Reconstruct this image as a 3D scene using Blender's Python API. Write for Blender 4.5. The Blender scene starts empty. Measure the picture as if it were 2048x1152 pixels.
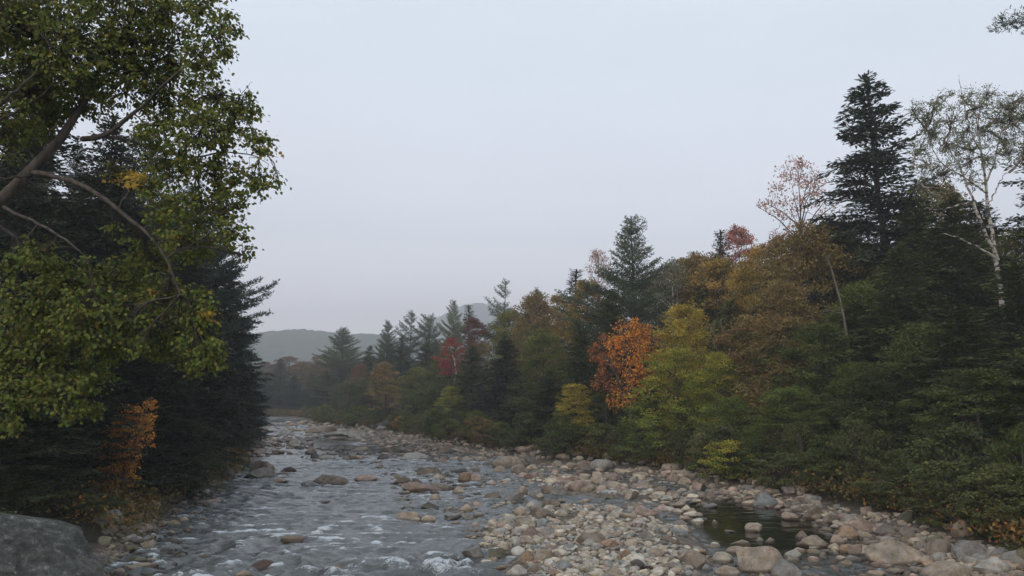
import bpy, bmesh, math, random
import numpy as np

R = math.radians
C = bpy.context.scene.collection
SC = bpy.context.scene

# ------------------------------------------------------------------ camera model
F = 1577.0                      # focal length in photo pixels (2048 wide)
PITCH = math.atan((800 - 576) / F)
CAMZ = 4.5
CP, SP = math.cos(PITCH), math.sin(PITCH)


def ray(px, py):
    u, v = (px - 1024) / F, (576 - py) / F
    return np.array([u, CP - SP * v, SP + CP * v])


def at(px, py, Y):
    d = ray(px, py)
    t = Y / d[1]
    return np.array([d[0] * t, Y, CAMZ + d[2] * t])


def on_ground(px, py, z=0.0):
    d = ray(px, py)
    t = (z - CAMZ) / d[2]
    return np.array([d[0] * t, d[1] * t, z])


def to_px(X, Y, Z):
    z = Z - CAMZ
    depth = Y * CP + z * SP
    up = -Y * SP + z * CP
    return 1024 + F * X / depth, 576 - F * up / depth


# ------------------------------------------------------------------ noise
def _hash(ix, iy, iz, seed):
    h = (ix.astype(np.int64) * 374761393 + iy.astype(np.int64) * 668265263 + iz.astype(np.int64) * 2147483647 + seed * 974711) & 0xFFFFFFFF
    h = ((h ^ (h >> 13)) * 1274126177) & 0xFFFFFFFF
    h = h ^ (h >> 16)
    return (h & 0xFFFFFF) / float(0xFFFFFF)


def noise(x, y, z=None, seed=0):
    """smooth value noise in -1..1"""
    x = np.asarray(x, float); y = np.asarray(y, float)
    z = np.zeros_like(x) if z is None else np.asarray(z, float)
    ix, iy, iz = np.floor(x), np.floor(y), np.floor(z)
    fx, fy, fz = x - ix, y - iy, z - iz
    fx, fy, fz = (t * t * t * (t * (t * 6 - 15) + 10) for t in (fx, fy, fz))
    r = 0
    for a in (0, 1):
        wx = fx if a else 1 - fx
        for b in (0, 1):
            wy = fy if b else 1 - fy
            for c in (0, 1):
                wz = fz if c else 1 - fz
                r = r + wx * wy * wz * _hash(ix + a, iy + b, iz + c, seed)
    return r * 2 - 1


def fbm(x, y, z=None, seed=0, octv=3):
    s, a, t = 0, 1.0, 0
    for k in range(octv):
        q = 2.03 ** k
        s = s + a * noise(x * q, y * q, None if z is None else z * q, seed + k * 17)
        t += a; a *= 0.5
    return s / t


def smooth(a, b, x):
    t = np.clip((x - a) / (b - a), 0, 1)
    return t * t * (3 - 2 * t)


def unit(v):
    return v / np.maximum(np.linalg.norm(v, axis=-1, keepdims=True), 1e-9)


# ------------------------------------------------------------------ mesh building
class MB:
    def __init__(self):
        self.v, self.f, self.n, self.a = [], [], 0, {}

    def add(self, verts, faces, **attr):
        faces = np.asarray(faces, np.int64)
        self.v.append(np.asarray(verts, np.float32))
        self.f.append(faces + self.n)
        self.n += len(verts)
        for k in ('w', 'v'):
            x = attr.get(k, 0.5)
            self.a.setdefault(k, []).append(np.broadcast_to(np.asarray(x, np.float32), (len(faces),)))

    def quads(self, Cn, A, N, ln, wd, w, v, fold=0.0):
        """one rhombus leaf or spray for each centre"""
        A = unit(A); S = unit(np.cross(N, A)); n = len(Cn)
        ln = np.broadcast_to(ln, (n,))[:, None]; wd = np.broadcast_to(wd, (n,))[:, None]
        P = np.stack([Cn - A * ln / 2, Cn + S * wd / 2 + A * ln * 0.05, Cn + A * ln / 2, Cn - S * wd / 2 + A * ln * 0.05], 1)
        self.add(P.reshape(-1, 3), np.arange(n * 4).reshape(n, 4), w=w, v=v)

    def leaves6(self, Cn, A, N, ln, w, v, wide=0.85):
        """broad pointed leaf, six corners, folded a little along its midrib"""
        A = unit(A); S = unit(np.cross(N, A)); N2 = np.cross(A, S); n = len(Cn)
        ln = np.broadcast_to(ln, (n,))[:, None]
        pts = [(-.5, 0, 0), (-.22, .42, .06), (.12, .36, .06), (.5, 0, -.04), (.12, -.36, .06), (-.22, -.42, .06)]
        P = np.stack([Cn + A * ln * a + S * ln * b * wide + N2 * ln * c for a, b, c in pts], 1)
        base = np.arange(n)[:, None] * 6
        f = np.concatenate([base + np.array([0, 1, 2, 3]), base + np.array([0, 3, 4, 5])], 0)
        w2 = np.tile(np.broadcast_to(w, (n,)), 2); v2 = np.tile(np.broadcast_to(v, (n,)), 2)
        self.add(P.reshape(-1, 3), f, w=w2, v=v2)

    def tube(self, pts, rad, n=6):
        pts = np.asarray(pts, float); m = len(pts)
        rad = np.broadcast_to(np.asarray(rad, float), (m,))
        T = unit(np.gradient(pts, axis=0))
        ref = np.array([0., 0, 1]) if abs(T[0][2]) < .9 else np.array([1., 0, 0])
        S = unit(np.cross(T, ref)); U = np.cross(S, T)
        a = np.arange(n) / n * 2 * math.pi
        P = pts[:, None] + rad[:, None, None] * (S[:, None] * np.cos(a)[None, :, None] + U[:, None] * np.sin(a)[None, :, None])
        i = np.arange(m - 1)[:, None] * n; j = np.arange(n)[None]; j2 = (j + 1) % n
        f = np.stack([i + j, i + j2, i + n + j2, i + n + j], -1).reshape(-1, 4)
        self.add(P.reshape(-1, 3), f)

    def mesh(self, name, mat, flat=False):
        me = bpy.data.meshes.new(name)
        v = np.concatenate(self.v)
        me.vertices.add(len(v)); me.vertices.foreach_set('co', v.ravel())
        loops = np.concatenate([f.ravel() for f in self.f]).astype(np.int32)
        sizes = np.concatenate([np.full(len(f), f.shape[1]) for f in self.f]).astype(np.int32)
        me.loops.add(len(loops)); me.loops.foreach_set('vertex_index', loops)
        me.polygons.add(len(sizes))
        me.polygons.foreach_set('loop_start', np.concatenate([[0], np.cumsum(sizes)[:-1]]).astype(np.int32))
        me.polygons.foreach_set('use_smooth', np.full(len(sizes), not flat))
        for k, l in self.a.items():
            me.attributes.new(k, 'FLOAT', 'FACE').data.foreach_set('value', np.concatenate(l).astype(np.float32))
        me.update(calc_edges=True)
        if mat: me.materials.append(mat)
        return me


def link(name, data, parent=None, loc=None):
    o = bpy.data.objects.new(name, data)
    C.objects.link(o)
    if parent: o.parent = parent
    if loc is not None: o.location = loc
    return o


def tag(o, label=None, cat=None, group=None, kind=None):
    if label: o['label'] = label
    if cat: o['category'] = cat
    if group: o['group'] = group
    if kind: o['kind'] = kind
    return o


# ------------------------------------------------------------------ materials
def new_mat(name):
    m = bpy.data.materials.new(name); m.use_nodes = True
    nt = m.node_tree; nt.nodes.clear()
    return m, nt


def nd(nt, typ, **kw):
    n = nt.nodes.new(typ)
    for k, v in kw.items():
        if k == 'inp':
            for a, b in v.items(): n.inputs[a].default_value = b
        else: setattr(n, k, v)
    return n


def ramp(nt, src, stops):
    r = nd(nt, 'ShaderNodeValToRGB'); e = r.color_ramp.elements
    while len(e) > 1: e.remove(e[-1])
    e[0].position = stops[0][0]; e[0].color = (*stops[0][1], 1)
    for p, c in stops[1:]:
        q = e.new(p); q.color = (*c, 1)
    nt.links.new(src, r.inputs['Fac'])
    return r


def leaf_mat(name, rough=.6, transl=.28, hue=.035, lo=.5, hi=1.5):
    m, nt = new_mat(name); L = nt.links.new
    oi = nd(nt, 'ShaderNodeObjectInfo')
    c2 = nd(nt, 'ShaderNodeAttribute', attribute_type='OBJECT', attribute_name='col2')
    w = nd(nt, 'ShaderNodeAttribute', attribute_name='w'); v = nd(nt, 'ShaderNodeAttribute', attribute_name='v')
    mx = nd(nt, 'ShaderNodeMix', data_type='RGBA')
    L(w.outputs['Fac'], mx.inputs[0]); L(oi.outputs['Color'], mx.inputs[6]); L(c2.outputs['Color'], mx.inputs[7])
    hs = nd(nt, 'ShaderNodeHueSaturation')
    mr = nd(nt, 'ShaderNodeMapRange', inp={3: lo, 4: hi}); L(v.outputs['Fac'], mr.inputs[0])
    mh = nd(nt, 'ShaderNodeMapRange', inp={3: .5 - hue * .45, 4: .5 + hue})
    fr = nd(nt, 'ShaderNodeMath', operation='FRACT'); mu = nd(nt, 'ShaderNodeMath', operation='MULTIPLY', inp={1: 7.31})
    L(v.outputs['Fac'], mu.inputs[0]); L(mu.outputs[0], fr.inputs[0]); L(fr.outputs[0], mh.inputs[0])
    L(mh.outputs[0], hs.inputs['Hue']); L(mr.outputs[0], hs.inputs['Value']); L(mx.outputs[2], hs.inputs['Color'])
    p = nd(nt, 'ShaderNodeBsdfPrincipled', inp={'Roughness': rough, 'Specular IOR Level': .12})
    t = nd(nt, 'ShaderNodeBsdfTranslucent'); ms = nd(nt, 'ShaderNodeMixShader', inp={0: transl})
    L(hs.outputs[0], p.inputs['Base Color']); L(hs.outputs[0], t.inputs['Color'])
    L(p.outputs[0], ms.inputs[1]); L(t.outputs[0], ms.inputs[2])
    o = nd(nt, 'ShaderNodeOutputMaterial'); L(ms.outputs[0], o.inputs[0])
    return m


def bark_mat(name, a, b, scale, stretch=(1, 1, .25), bump=.4, birch=False):
    m, nt = new_mat(name); L = nt.links.new
    tc = nd(nt, 'ShaderNodeTexCoord'); mp = nd(nt, 'ShaderNodeMapping', inp={3: stretch})
    L(tc.outputs['Object'], mp.inputs[0])
    n = nd(nt, 'ShaderNodeTexNoise', inp={'Scale': scale, 'Detail': 5, 'Roughness': .65}); L(mp.outputs[0], n.inputs['Vector'])
    r = ramp(nt, n.outputs['Fac'], [(.45, a), (.52, b), (.7, b)] if birch else [(.3, a), (.68, b)])
    p = nd(nt, 'ShaderNodeBsdfPrincipled', inp={'Roughness': .9, 'Specular IOR Level': .15})
    L(r.outputs[0], p.inputs['Base Color'])
    bp = nd(nt, 'ShaderNodeBump', inp={'Strength': bump, 'Distance': .03}); L(n.outputs['Fac'], bp.inputs['Height']); L(bp.outputs[0], p.inputs['Normal'])
    o = nd(nt, 'ShaderNodeOutputMaterial'); L(p.outputs[0], o.inputs[0])
    return m


def rock_mat(name, attr=False):
    m, nt = new_mat(name); L = nt.links.new
    geo = nd(nt, 'ShaderNodeNewGeometry')
    if attr:
        col = nd(nt, 'ShaderNodeAttribute', attribute_name='tone').outputs['Color']
        vec = geo.outputs['Position']
    else:
        oi = nd(nt, 'ShaderNodeObjectInfo'); col = oi.outputs['Color']
        ad = nd(nt, 'ShaderNodeVectorMath', operation='ADD'); mul = nd(nt, 'ShaderNodeVectorMath', operation='SCALE', inp={'Scale': 37.})
        L(geo.outputs['Position'], ad.inputs[0])
        cb = nd(nt, 'ShaderNodeCombineXYZ'); L(oi.outputs['Random'], cb.inputs[0]); L(oi.outputs['Random'], cb.inputs[1]); L(cb.outputs[0], mul.inputs[0]); L(mul.outputs[0], ad.inputs[1])
        vec = ad.outputs[0]
    n1 = nd(nt, 'ShaderNodeTexNoise', inp={'Scale': 2.2, 'Detail': 4, 'Roughness': .6}); n2 = nd(nt, 'ShaderNodeTexNoise', inp={'Scale': 28., 'Detail': 3, 'Roughness': .7})
    n3 = nd(nt, 'ShaderNodeTexNoise', inp={'Scale': 6., 'Detail': 6, 'Roughness': .68})
    for n in (n1, n2, n3): L(vec, n.inputs['Vector'])
    v1 = nd(nt, 'ShaderNodeMapRange', inp={1: .3, 2: .7, 3: .58, 4: 1.28}); L(n1.outputs['Fac'], v1.inputs[0])
    v2 = nd(nt, 'ShaderNodeMapRange', inp={1: .3, 2: .7, 3: .78, 4: 1.2}); L(n2.outputs['Fac'], v2.inputs[0])
    mm = nd(nt, 'ShaderNodeMath', operation='MULTIPLY'); L(v1.outputs[0], mm.inputs[0]); L(v2.outputs[0], mm.inputs[1])
    hs = nd(nt, 'ShaderNodeHueSaturation'); L(col, hs.inputs['Color']); L(mm.outputs[0], hs.inputs['Value'])
    st = nd(nt, 'ShaderNodeMapRange', inp={1: .35, 2: .65, 3: .7, 4: 1.25}); L(n3.outputs['Fac'], st.inputs[0]); L(st.outputs[0], hs.inputs['Saturation'])
    # rust and lichen stains
    sn = nd(nt, 'ShaderNodeMapRange', inp={1: .5, 2: .64, 3: 0, 4: .65}); L(n3.outputs['Fac'], sn.inputs[0])
    mx0 = nd(nt, 'ShaderNodeMix', data_type='RGBA', blend_type='MULTIPLY', inp={7: (.62, .55, .47, 1)}); L(sn.outputs[0], mx0.inputs[0]); L(hs.outputs[0], mx0.inputs[6])
    # wet band at the water line
    sp = nd(nt, 'ShaderNodeSeparateXYZ'); L(geo.outputs['Position'], sp.inputs[0])
    wz = nd(nt, 'ShaderNodeMath', operation='MULTIPLY_ADD', inp={1: -.16, 2: .08}); L(n1.outputs['Fac'], wz.inputs[0])
    za = nd(nt, 'ShaderNodeMath', operation='ADD'); L(sp.outputs['Z'], za.inputs[0]); L(wz.outputs[0], za.inputs[1])
    wet = nd(nt, 'ShaderNodeMapRange', inp={1: .05, 2: .1, 3: 1, 4: 0}); L(za.outputs[0], wet.inputs[0])
    mx = nd(nt, 'ShaderNodeMix', data_type='RGBA', blend_type='MULTIPLY', inp={7: (.36, .33, .30, 1)})
    L(wet.outputs[0], mx.inputs[0]); L(mx0.outputs[2], mx.inputs[6])
    rg = nd(nt, 'ShaderNodeMapRange', inp={3: .82, 4: .35}); L(wet.outputs[0], rg.inputs[0])
    p = nd(nt, 'ShaderNodeBsdfPrincipled', inp={'Specular IOR Level': .3})
    L(mx.outputs[2], p.inputs['Base Color']); L(rg.outputs[0], p.inputs['Roughness'])
    bp = nd(nt, 'ShaderNodeBump', inp={'Strength': .8, 'Distance': .07}); L(n3.outputs['Fac'], bp.inputs['Height']); L(bp.outputs[0], p.inputs['Normal'])
    o = nd(nt, 'ShaderNodeOutputMaterial'); L(p.outputs[0], o.inputs[0])
    return m


M_LEAF = leaf_mat('leaves', lo=.55, hi=1.85); M_NEEDLE = leaf_mat('needles', .8, .08, .015, .5, 1.65)
M_BARK = bark_mat('grey_brown_bark', (.026, .021, .017), (.10, .085, .07), 9)
M_DARKBARK = bark_mat('dark_bark', (.02, .016, .013), (.075, .06, .05), 8)
M_PALEBARK = bark_mat('pale_bark', (.2, .18, .15), (.5, .47, .42), 5)
M_SNAG = bark_mat('weathered_bark', (.05, .042, .033), (.16, .14, .11), 6)
M_BIRCH = bark_mat('birch_bark', (.04, .034, .028), (.36, .33, .28), 3.2, (1, 1, 2.2), .2, birch=True)
M_ROCK = rock_mat('granite'); M_COBBLE = rock_mat('cobble_granite', True)

# ------------------------------------------------------------------ the river's course and the terrain
XR_P = np.array([(-60, 12), (0, 12.5), (10, 13), (21, 13.8), (27, 15), (31, 14.3), (34, 13.3), (40.5, 12.2), (47, 10.9), (53, 7.6), (57, 4.4), (68, -.4), (83, -7.4), (109, -15.5), (142, -33.5), (187, -46), (203, -55), (215, -78), (230, -135), (240, -220), (250, -420)], float)
XL_P = np.array([(-60, -9), (0, -9), (20, -10.5), (27, -12), (35.5, -15.2), (45.8, -15.8), (59, -20), (79, -26), (118, -38.6), (165, -55), (185, -72), (197, -120), (205, -220), (215, -420)], float)


def XR(Y): return np.interp(Y, XR_P[:, 0], XR_P[:, 1])
def XL(Y): return np.interp(Y, XL_P[:, 0], XL_P[:, 1])


def terrain(X, Y):
    X = np.asarray(X, float); Y = np.asarray(Y, float)
    n = fbm(X * .35, Y * .35, seed=5, octv=3)
    sl = np.interp(Y, [0, 50, 60, 130, 200, 240], [1, .95, .8, .7, .7, .6])
    dr = (X - XR(Y)) * sl + n * .5
    dl = (XL(Y) - X) * sl + n * .5
    zr = np.interp(dr, [-9, -6, -3.4, -1.5, 0, 3, 15, 60, 200, 900], [-.6, -.4, -.22, .22, .6, 1.2, 2.2, 5, 12, 30])
    zl = np.interp(dl, [-3, -1.2, -.3, 1.2, 4, 15, 60, 200, 900], [-.6, -.35, -.05, .6, 1.5, 2.6, 5, 12, 30])
    z = np.maximum(zr, zl)
    bar = 1 - np.sqrt(((X - 2.5 - .03 * (Y - 27)) / 4.7) ** 2 + ((Y - 27) / 10.) ** 2)
    z = np.maximum(z, np.minimum(.22, -.25 + bar * 1.1) + n * .05)
    shelf = 1 - np.sqrt(((X - 5.2 + .28 * (Y - 42)) / 5.5) ** 2 + ((Y - 42) / 9.) ** 2)
    z = np.maximum(z, np.minimum(.06, -.3 + shelf * 1.0) + n * .1)
    return z + n * .06 * smooth(-.5, 1, z)


def grid_mesh(name, X, Y, Z, mat):
    r, c = X.shape
    mb = MB()
    i = np.arange(r - 1)[:, None] * c + np.arange(c - 1)[None]
    f = np.stack([i, i + 1, i + c + 1, i + c], -1).reshape(-1, 4)
    mb.add(np.stack([X, Y, Z], -1).reshape(-1, 3), f)
    return mb.mesh(name, mat)


def ground_mat():
    m, nt = new_mat('river_bank_soil'); L = nt.links.new
    geo = nd(nt, 'ShaderNodeNewGeometry')
    n = nd(nt, 'ShaderNodeTexNoise', inp={'Scale': 3., 'Detail': 8, 'Roughness': .7}); L(geo.outputs['Position'], n.inputs['Vector'])
    vo = nd(nt, 'ShaderNodeTexVoronoi', inp={'Scale': 7.}); L(geo.outputs['Position'], vo.inputs['Vector'])
    a = ramp(nt, n.outputs['Fac'], [(.3, (.012, .011, .007)), (.55, (.026, .022, .012)), (.72, (.04, .032, .016))])
    b = ramp(nt, vo.outputs['Color'], [(.0, (.05, .04, .03)), (.5, (.13, .105, .08)), (1., (.24, .2, .155))])
    sp = nd(nt, 'ShaderNodeSeparateXYZ'); L(geo.outputs['Position'], sp.inputs[0])
    mr = nd(nt, 'ShaderNodeMapRange', inp={1: .2, 2: .45}); L(sp.outputs['Z'], mr.inputs[0])
    mx = nd(nt, 'ShaderNodeMix', data_type='RGBA'); L(mr.outputs[0], mx.inputs[0]); L(b.outputs[0], mx.inputs[6]); L(a.outputs[0], mx.inputs[7])
    p = nd(nt, 'ShaderNodeBsdfPrincipled', inp={'Roughness': .9, 'Specular IOR Level': .2}); L(mx.outputs[2], p.inputs['Base Color'])
    ht = nd(nt, 'ShaderNodeMath', operation='SUBTRACT'); L(n.outputs['Fac'], ht.inputs[0]); L(vo.outputs['Distance'], ht.inputs[1])
    bp = nd(nt, 'ShaderNodeBump', inp={'Strength': .7, 'Distance': .08}); L(ht.outputs[0], bp.inputs['Height']); L(bp.outputs[0], p.inputs['Normal'])
    o = nd(nt, 'ShaderNodeOutputMaterial'); L(p.outputs[0], o.inputs[0])
    return m


gx = np.concatenate([-70 - np.geomspace(1, 1400, 70)[::-1], np.arange(-70, 40, .5), 40 + np.geomspace(.5, 1430, 70)])
gy = np.concatenate([np.arange(-95, 0, 4.), np.arange(0, 100, .5), np.arange(100, 260, 1.), 260 + np.geomspace(1, 2320, 70)])
GX, GY = np.meshgrid(gx, gy)
tag(link('ground', grid_mesh('ground', GX, GY, terrain(GX, GY), ground_mat())), 'dark soil and gravel of the river banks and forest floor', kind='structure')

# ------------------------------------------------------------------ tree kinds
UP = np.array([0., 0, 1])


def bough(rng, mb, p0, az, L, e0, curve, style, wbase=0., spray=1.0):
    """one evergreen bough: a flat fan of side twigs carrying needle sprays; returns the bough's axis"""
    H = np.array([math.cos(az), math.sin(az), 0]); S = np.array([-math.sin(az), math.cos(az), 0])
    def axis(s):
        t = s / L
        return p0 + H * (s * math.cos(e0))[..., None] + UP * (s * math.sin(e0) + curve * L * t * t + (.015 if style == 'pine' else .05) * L * np.sin(s * 1.7 + az * 9))[..., None] + S * ((.02 if style == 'pine' else .07) * L * np.sin(s * 1.1 + az * 5))[..., None]
    st = {'hemlock': .16, 'pine': .22, 'spruce': .15}[style] * spray
    s = np.arange(L * .16, L, st) + rng.uniform(-.05, .05)
    s = s[s < L]
    if len(s) == 0: s = np.array([L * .6])
    P = axis(s); T = unit(axis(s + .05) - P)
    out = []
    for side in (-1, 1, 0):
        if side:
            lt = (.42 * (L - s) + .16 * L ** .5 + .06) * rng.uniform(.6, 1.2, len(s)) * np.clip((s / L) * 3.2, .35, 1)
            a = np.radians(np.interp(s / L, [0, 1], [68, 38])) + rng.uniform(-.2, .2, len(s))
            D = T * np.cos(a)[:, None] + S * (np.sin(a) * side)[:, None]
        else:
            lt = np.full(len(s), st * 1.01); D = T
        K = max(1, int(math.ceil(lt.max() / st)))
        for k in range(K):
            q = lt > k * st
            if not q.any(): continue
            d = (k + .5) * st
            pos = P[q] + D[q] * d + rng.normal(0, .035, (q.sum(), 3))
            pos[:, 2] += rng.normal(0, .085, q.sum())
            if style == 'hemlock': pos[:, 2] -= .12 * d * d
            if style == 'spruce': pos[:, 2] -= .22 * d
            if style == 'pine': pos[:, 2] += .10 * d
            out.append((pos, D[q], np.full(q.sum(), d / (lt.max() + .1))))
    pos = np.concatenate([o[0] for o in out]); D = np.concatenate([o[1] for o in out]); tip = np.concatenate([o[2] for o in out])
    n = len(pos); cl = rng.uniform(-.2, .2)
    if style == 'pine':
        for k in range(4):
            A = D * .6 + rng.normal(0, .55, (n, 3)) + UP * .45
            mb.quads(pos + unit(A) * .1, A, rng.normal(0, 1, (n, 3)) + UP * .6, rng.uniform(.2, .34, n) * spray, rng.uniform(.035, .065, n) * spray, np.clip(.3 + tip * .5 + cl, 0, 1), np.clip(rng.normal(.5, .2, n) + cl, 0, 1))
    else:
        A = D + rng.normal(0, .28, (n, 3)) + UP * (-.12 if style == 'hemlock' else -.05)
        N = UP + rng.normal(0, .6, (n, 3))
        lw = (.28, .095) if style == 'hemlock' else (.24, .08)
        mb.quads(pos, A, N, rng.uniform(.75, 1.3, n) * lw[0] * spray, rng.uniform(.7, 1.3, n) * lw[1] * spray, np.clip(.15 + tip * .7 + cl, 0, 1), np.clip(rng.normal(.5, .18, n) + cl, 0, 1))
    ss = np.linspace(0, L * .92, 6)
    return axis(ss)


def conifer(style, seed, H=20., Rm=3.6, base=.08, irregular=.25, nb=None, gappy=0.):
    rng = np.random.default_rng(seed)
    cr, tr = MB(), MB()
    zs = np.linspace(-.6, H * .985, 16)
    wx = np.cumsum(rng.normal(0, .035, 16)); wy = np.cumsum(rng.normal(0, .035, 16))
    tp = np.stack([wx - wx[0], wy - wy[0], zs], -1)
    if style == 'hemlock': tp[-1, :2] += rng.uniform(-.35, .35, 2)
    r0 = H * .0135
    tr.tube(tp, np.interp(zs, [0, H], [r0, .02]), 8)
    pts = []
    if style == 'pine':
        z = H * base
        while z < H * .985:
            t = (z / H - base) / (1 - base)
            n = rng.integers(4, 7); a0 = rng.uniform(0, 6.28)
            for k in range(n): pts.append((z + rng.normal(0, .12), a0 + k * 6.283 / n + rng.normal(0, .25), t))
            z += rng.uniform(.6, 1.15) * (1 - .45 * t) * (H / 20)
    else:
        nb = nb or int(H * (13 if style == 'hemlock' else 12))
        for k in range(nb):
            t = (k + rng.uniform(0, 1)) / nb
            t = 1 - (1 - t) ** 1.08
            pts.append((H * (base + (1 - base) * t * .99), k * 2.4 + rng.normal(0, .4), t))
    lob = rng.uniform(0, 99)
    for z, az, t in pts:
        if style == 'pine': pr = min(1, ((1 - t) * 1.75) ** .85) * (.72 + .28 * min(1, t * 4 + .2))
        elif style == 'hemlock': pr = (1 - t) ** .72 * (.8 + .2 * min(1, t * 4))
        else: pr = (1 - t) ** .92
        j = 1 + irregular * (1.3 * noise(np.array(az * .9 + lob), np.array(z * .55))[()] + rng.normal(0, .45))
        if gappy and noise(np.array(az * .7), np.array(z * .35), seed=seed)[()] < gappy - 1: continue
        L = max(.3, Rm * pr * max(.35, j) + .15)
        if style == 'pine': e0, cv = R(8 + 30 * t + rng.normal(0, 7)), .10
        elif style == 'hemlock': e0, cv = R(4 + 30 * t + rng.normal(0, 15)), rng.uniform(-.34, -.02)
        else: e0, cv = R(-12 + 40 * t + rng.normal(0, 6)), .10
        p0 = np.array([np.interp(z, zs, tp[:, 0]), np.interp(z, zs, tp[:, 1]), z])
        ax = bough(rng, cr, p0, az, L, e0, cv, style)
        tr.tube(ax, np.linspace(.012 + .011 * L, .006, 6), 3)
    A = np.tile(UP, (30, 1)) + rng.normal(0, .25, (30, 3))
    zz = np.linspace(H * .93, H * 1.0, 30)
    top = np.stack([np.interp(zz, zs, tp[:, 0]), np.interp(zz, zs, tp[:, 1]), zz], -1)
    cr.quads(top, A, rng.normal(0, 1, (30, 3)), .35, .12, .6, .5)
    return cr, tr


def broadleaf(seed, H=14., Rm=4., cb=.12, ncl=190, lpc=85, leaf=.17, flat=.36, limbs=18, csize=.85, twig=True, multi=1):
    rng = np.random.default_rng(seed)
    cr, tr = MB(), MB()
    zs = np.linspace(-.5, H * .9, 12)
    wob = np.cumsum(rng.normal(0, .09, (12, 2)), 0); wob -= wob[0]
    tp = np.column_stack([wob, zs])
    for k in range(multi):
        q = tp.copy()
        if k: q[:, :2] += np.outer(np.linspace(0, 1, 12) ** 1.2, rng.uniform(-1, 1, 2) * Rm * .5)
        tr.tube(q, np.interp(zs, [0, H * .9], [H * .011 + .02, .025]), 7)
    def env(az, tz): return Rm * np.sqrt(np.clip(1 - (2 * tz - .82) ** 2 / 1.42, .02, 1)) * (.86 + .42 * noise(np.cos(az) * 1.6 + 7, np.sin(az) * 1.6, tz * 4.2, seed=seed))
    tz = rng.beta(1.3, 1.0, ncl); az = rng.uniform(0, 6.283, ncl)
    rf = np.sqrt(rng.uniform(.12, 1, ncl)); rr = env(az, tz) * rf
    z = H * (cb + (1 - cb) * tz * .97)
    ax = np.stack([np.interp(z, zs, tp[:, 0]), np.interp(z, zs, tp[:, 1])], -1)
    cen = np.column_stack([ax[:, 0] + rr * np.cos(az), ax[:, 1] + rr * np.sin(az), z])
    order = np.argsort(-rf)[:limbs * 2]; rng.shuffle(order)
    lp = []
    for i in order[:limbs]:
        z0 = max(H * .08, z[i] - rr[i] * rng.uniform(.5, .9) - .3)
        p0 = np.array([np.interp(z0, zs, tp[:, 0]), np.interp(z0, zs, tp[:, 1]), z0])
        t = np.linspace(0, 1, 7)[:, None]
        P = p0 + (cen[i] - p0) * t + UP * (np.sin(t * 3.14) * .1 * rr[i]) + np.cumsum(rng.normal(0, .05, (7, 3)), 0) * (t > 0)
        tr.tube(P, np.linspace(.03 + .012 * rr[i], .012, 7), 5); lp.append(P)
    LP = np.concatenate(lp + [tp[3:]])
    out = unit(np.column_stack([np.cos(az), np.sin(az), (tz - .4) * 1.2]))
    for i in range(ncl):
        if twig:
            j = np.argmin(np.linalg.norm(LP - cen[i], axis=1))
            mid = (LP[j] + cen[i]) / 2 + rng.normal(0, .1, 3)
            tr.tube([LP[j], mid, cen[i] + out[i] * csize * .6], [.02, .013, .005], 3)
        n = int(lpc * rng.uniform(.6, 1.4)); s = csize * rng.uniform(.7, 1.3)
        d = unit(rng.normal(0, 1, (n, 3))) * rng.uniform(.1, 1, (n, 1)) ** .5
        rad = d * np.array([s, s, s * flat])
        rad[:, 2] += -.12 * (rad[:, 0] ** 2 + rad[:, 1] ** 2) / s + .1 * (rad[:, :2] @ out[i][:2])
        A = out[i] * .5 + rad * .7 + rng.normal(0, .6, (n, 3)) - UP * .2
        N = UP * .8 + out[i] * .5 + rng.normal(0, .65, (n, 3))
        wv = np.clip(.25 + rng.normal(0, .3) + (tz[i] - .5) * .5 + rng.normal(0, .12, n), 0, 1)
        vv = np.clip(.5 + rng.normal(0, .14) + rng.normal(0, .2, n), 0, 1)
        l = leaf * rng.uniform(.7, 1.3, n)
        cr.quads(cen[i] + rad, A, N, l, l * .72, wv, vv)
    return cr, tr


PROTO = {}


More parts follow.
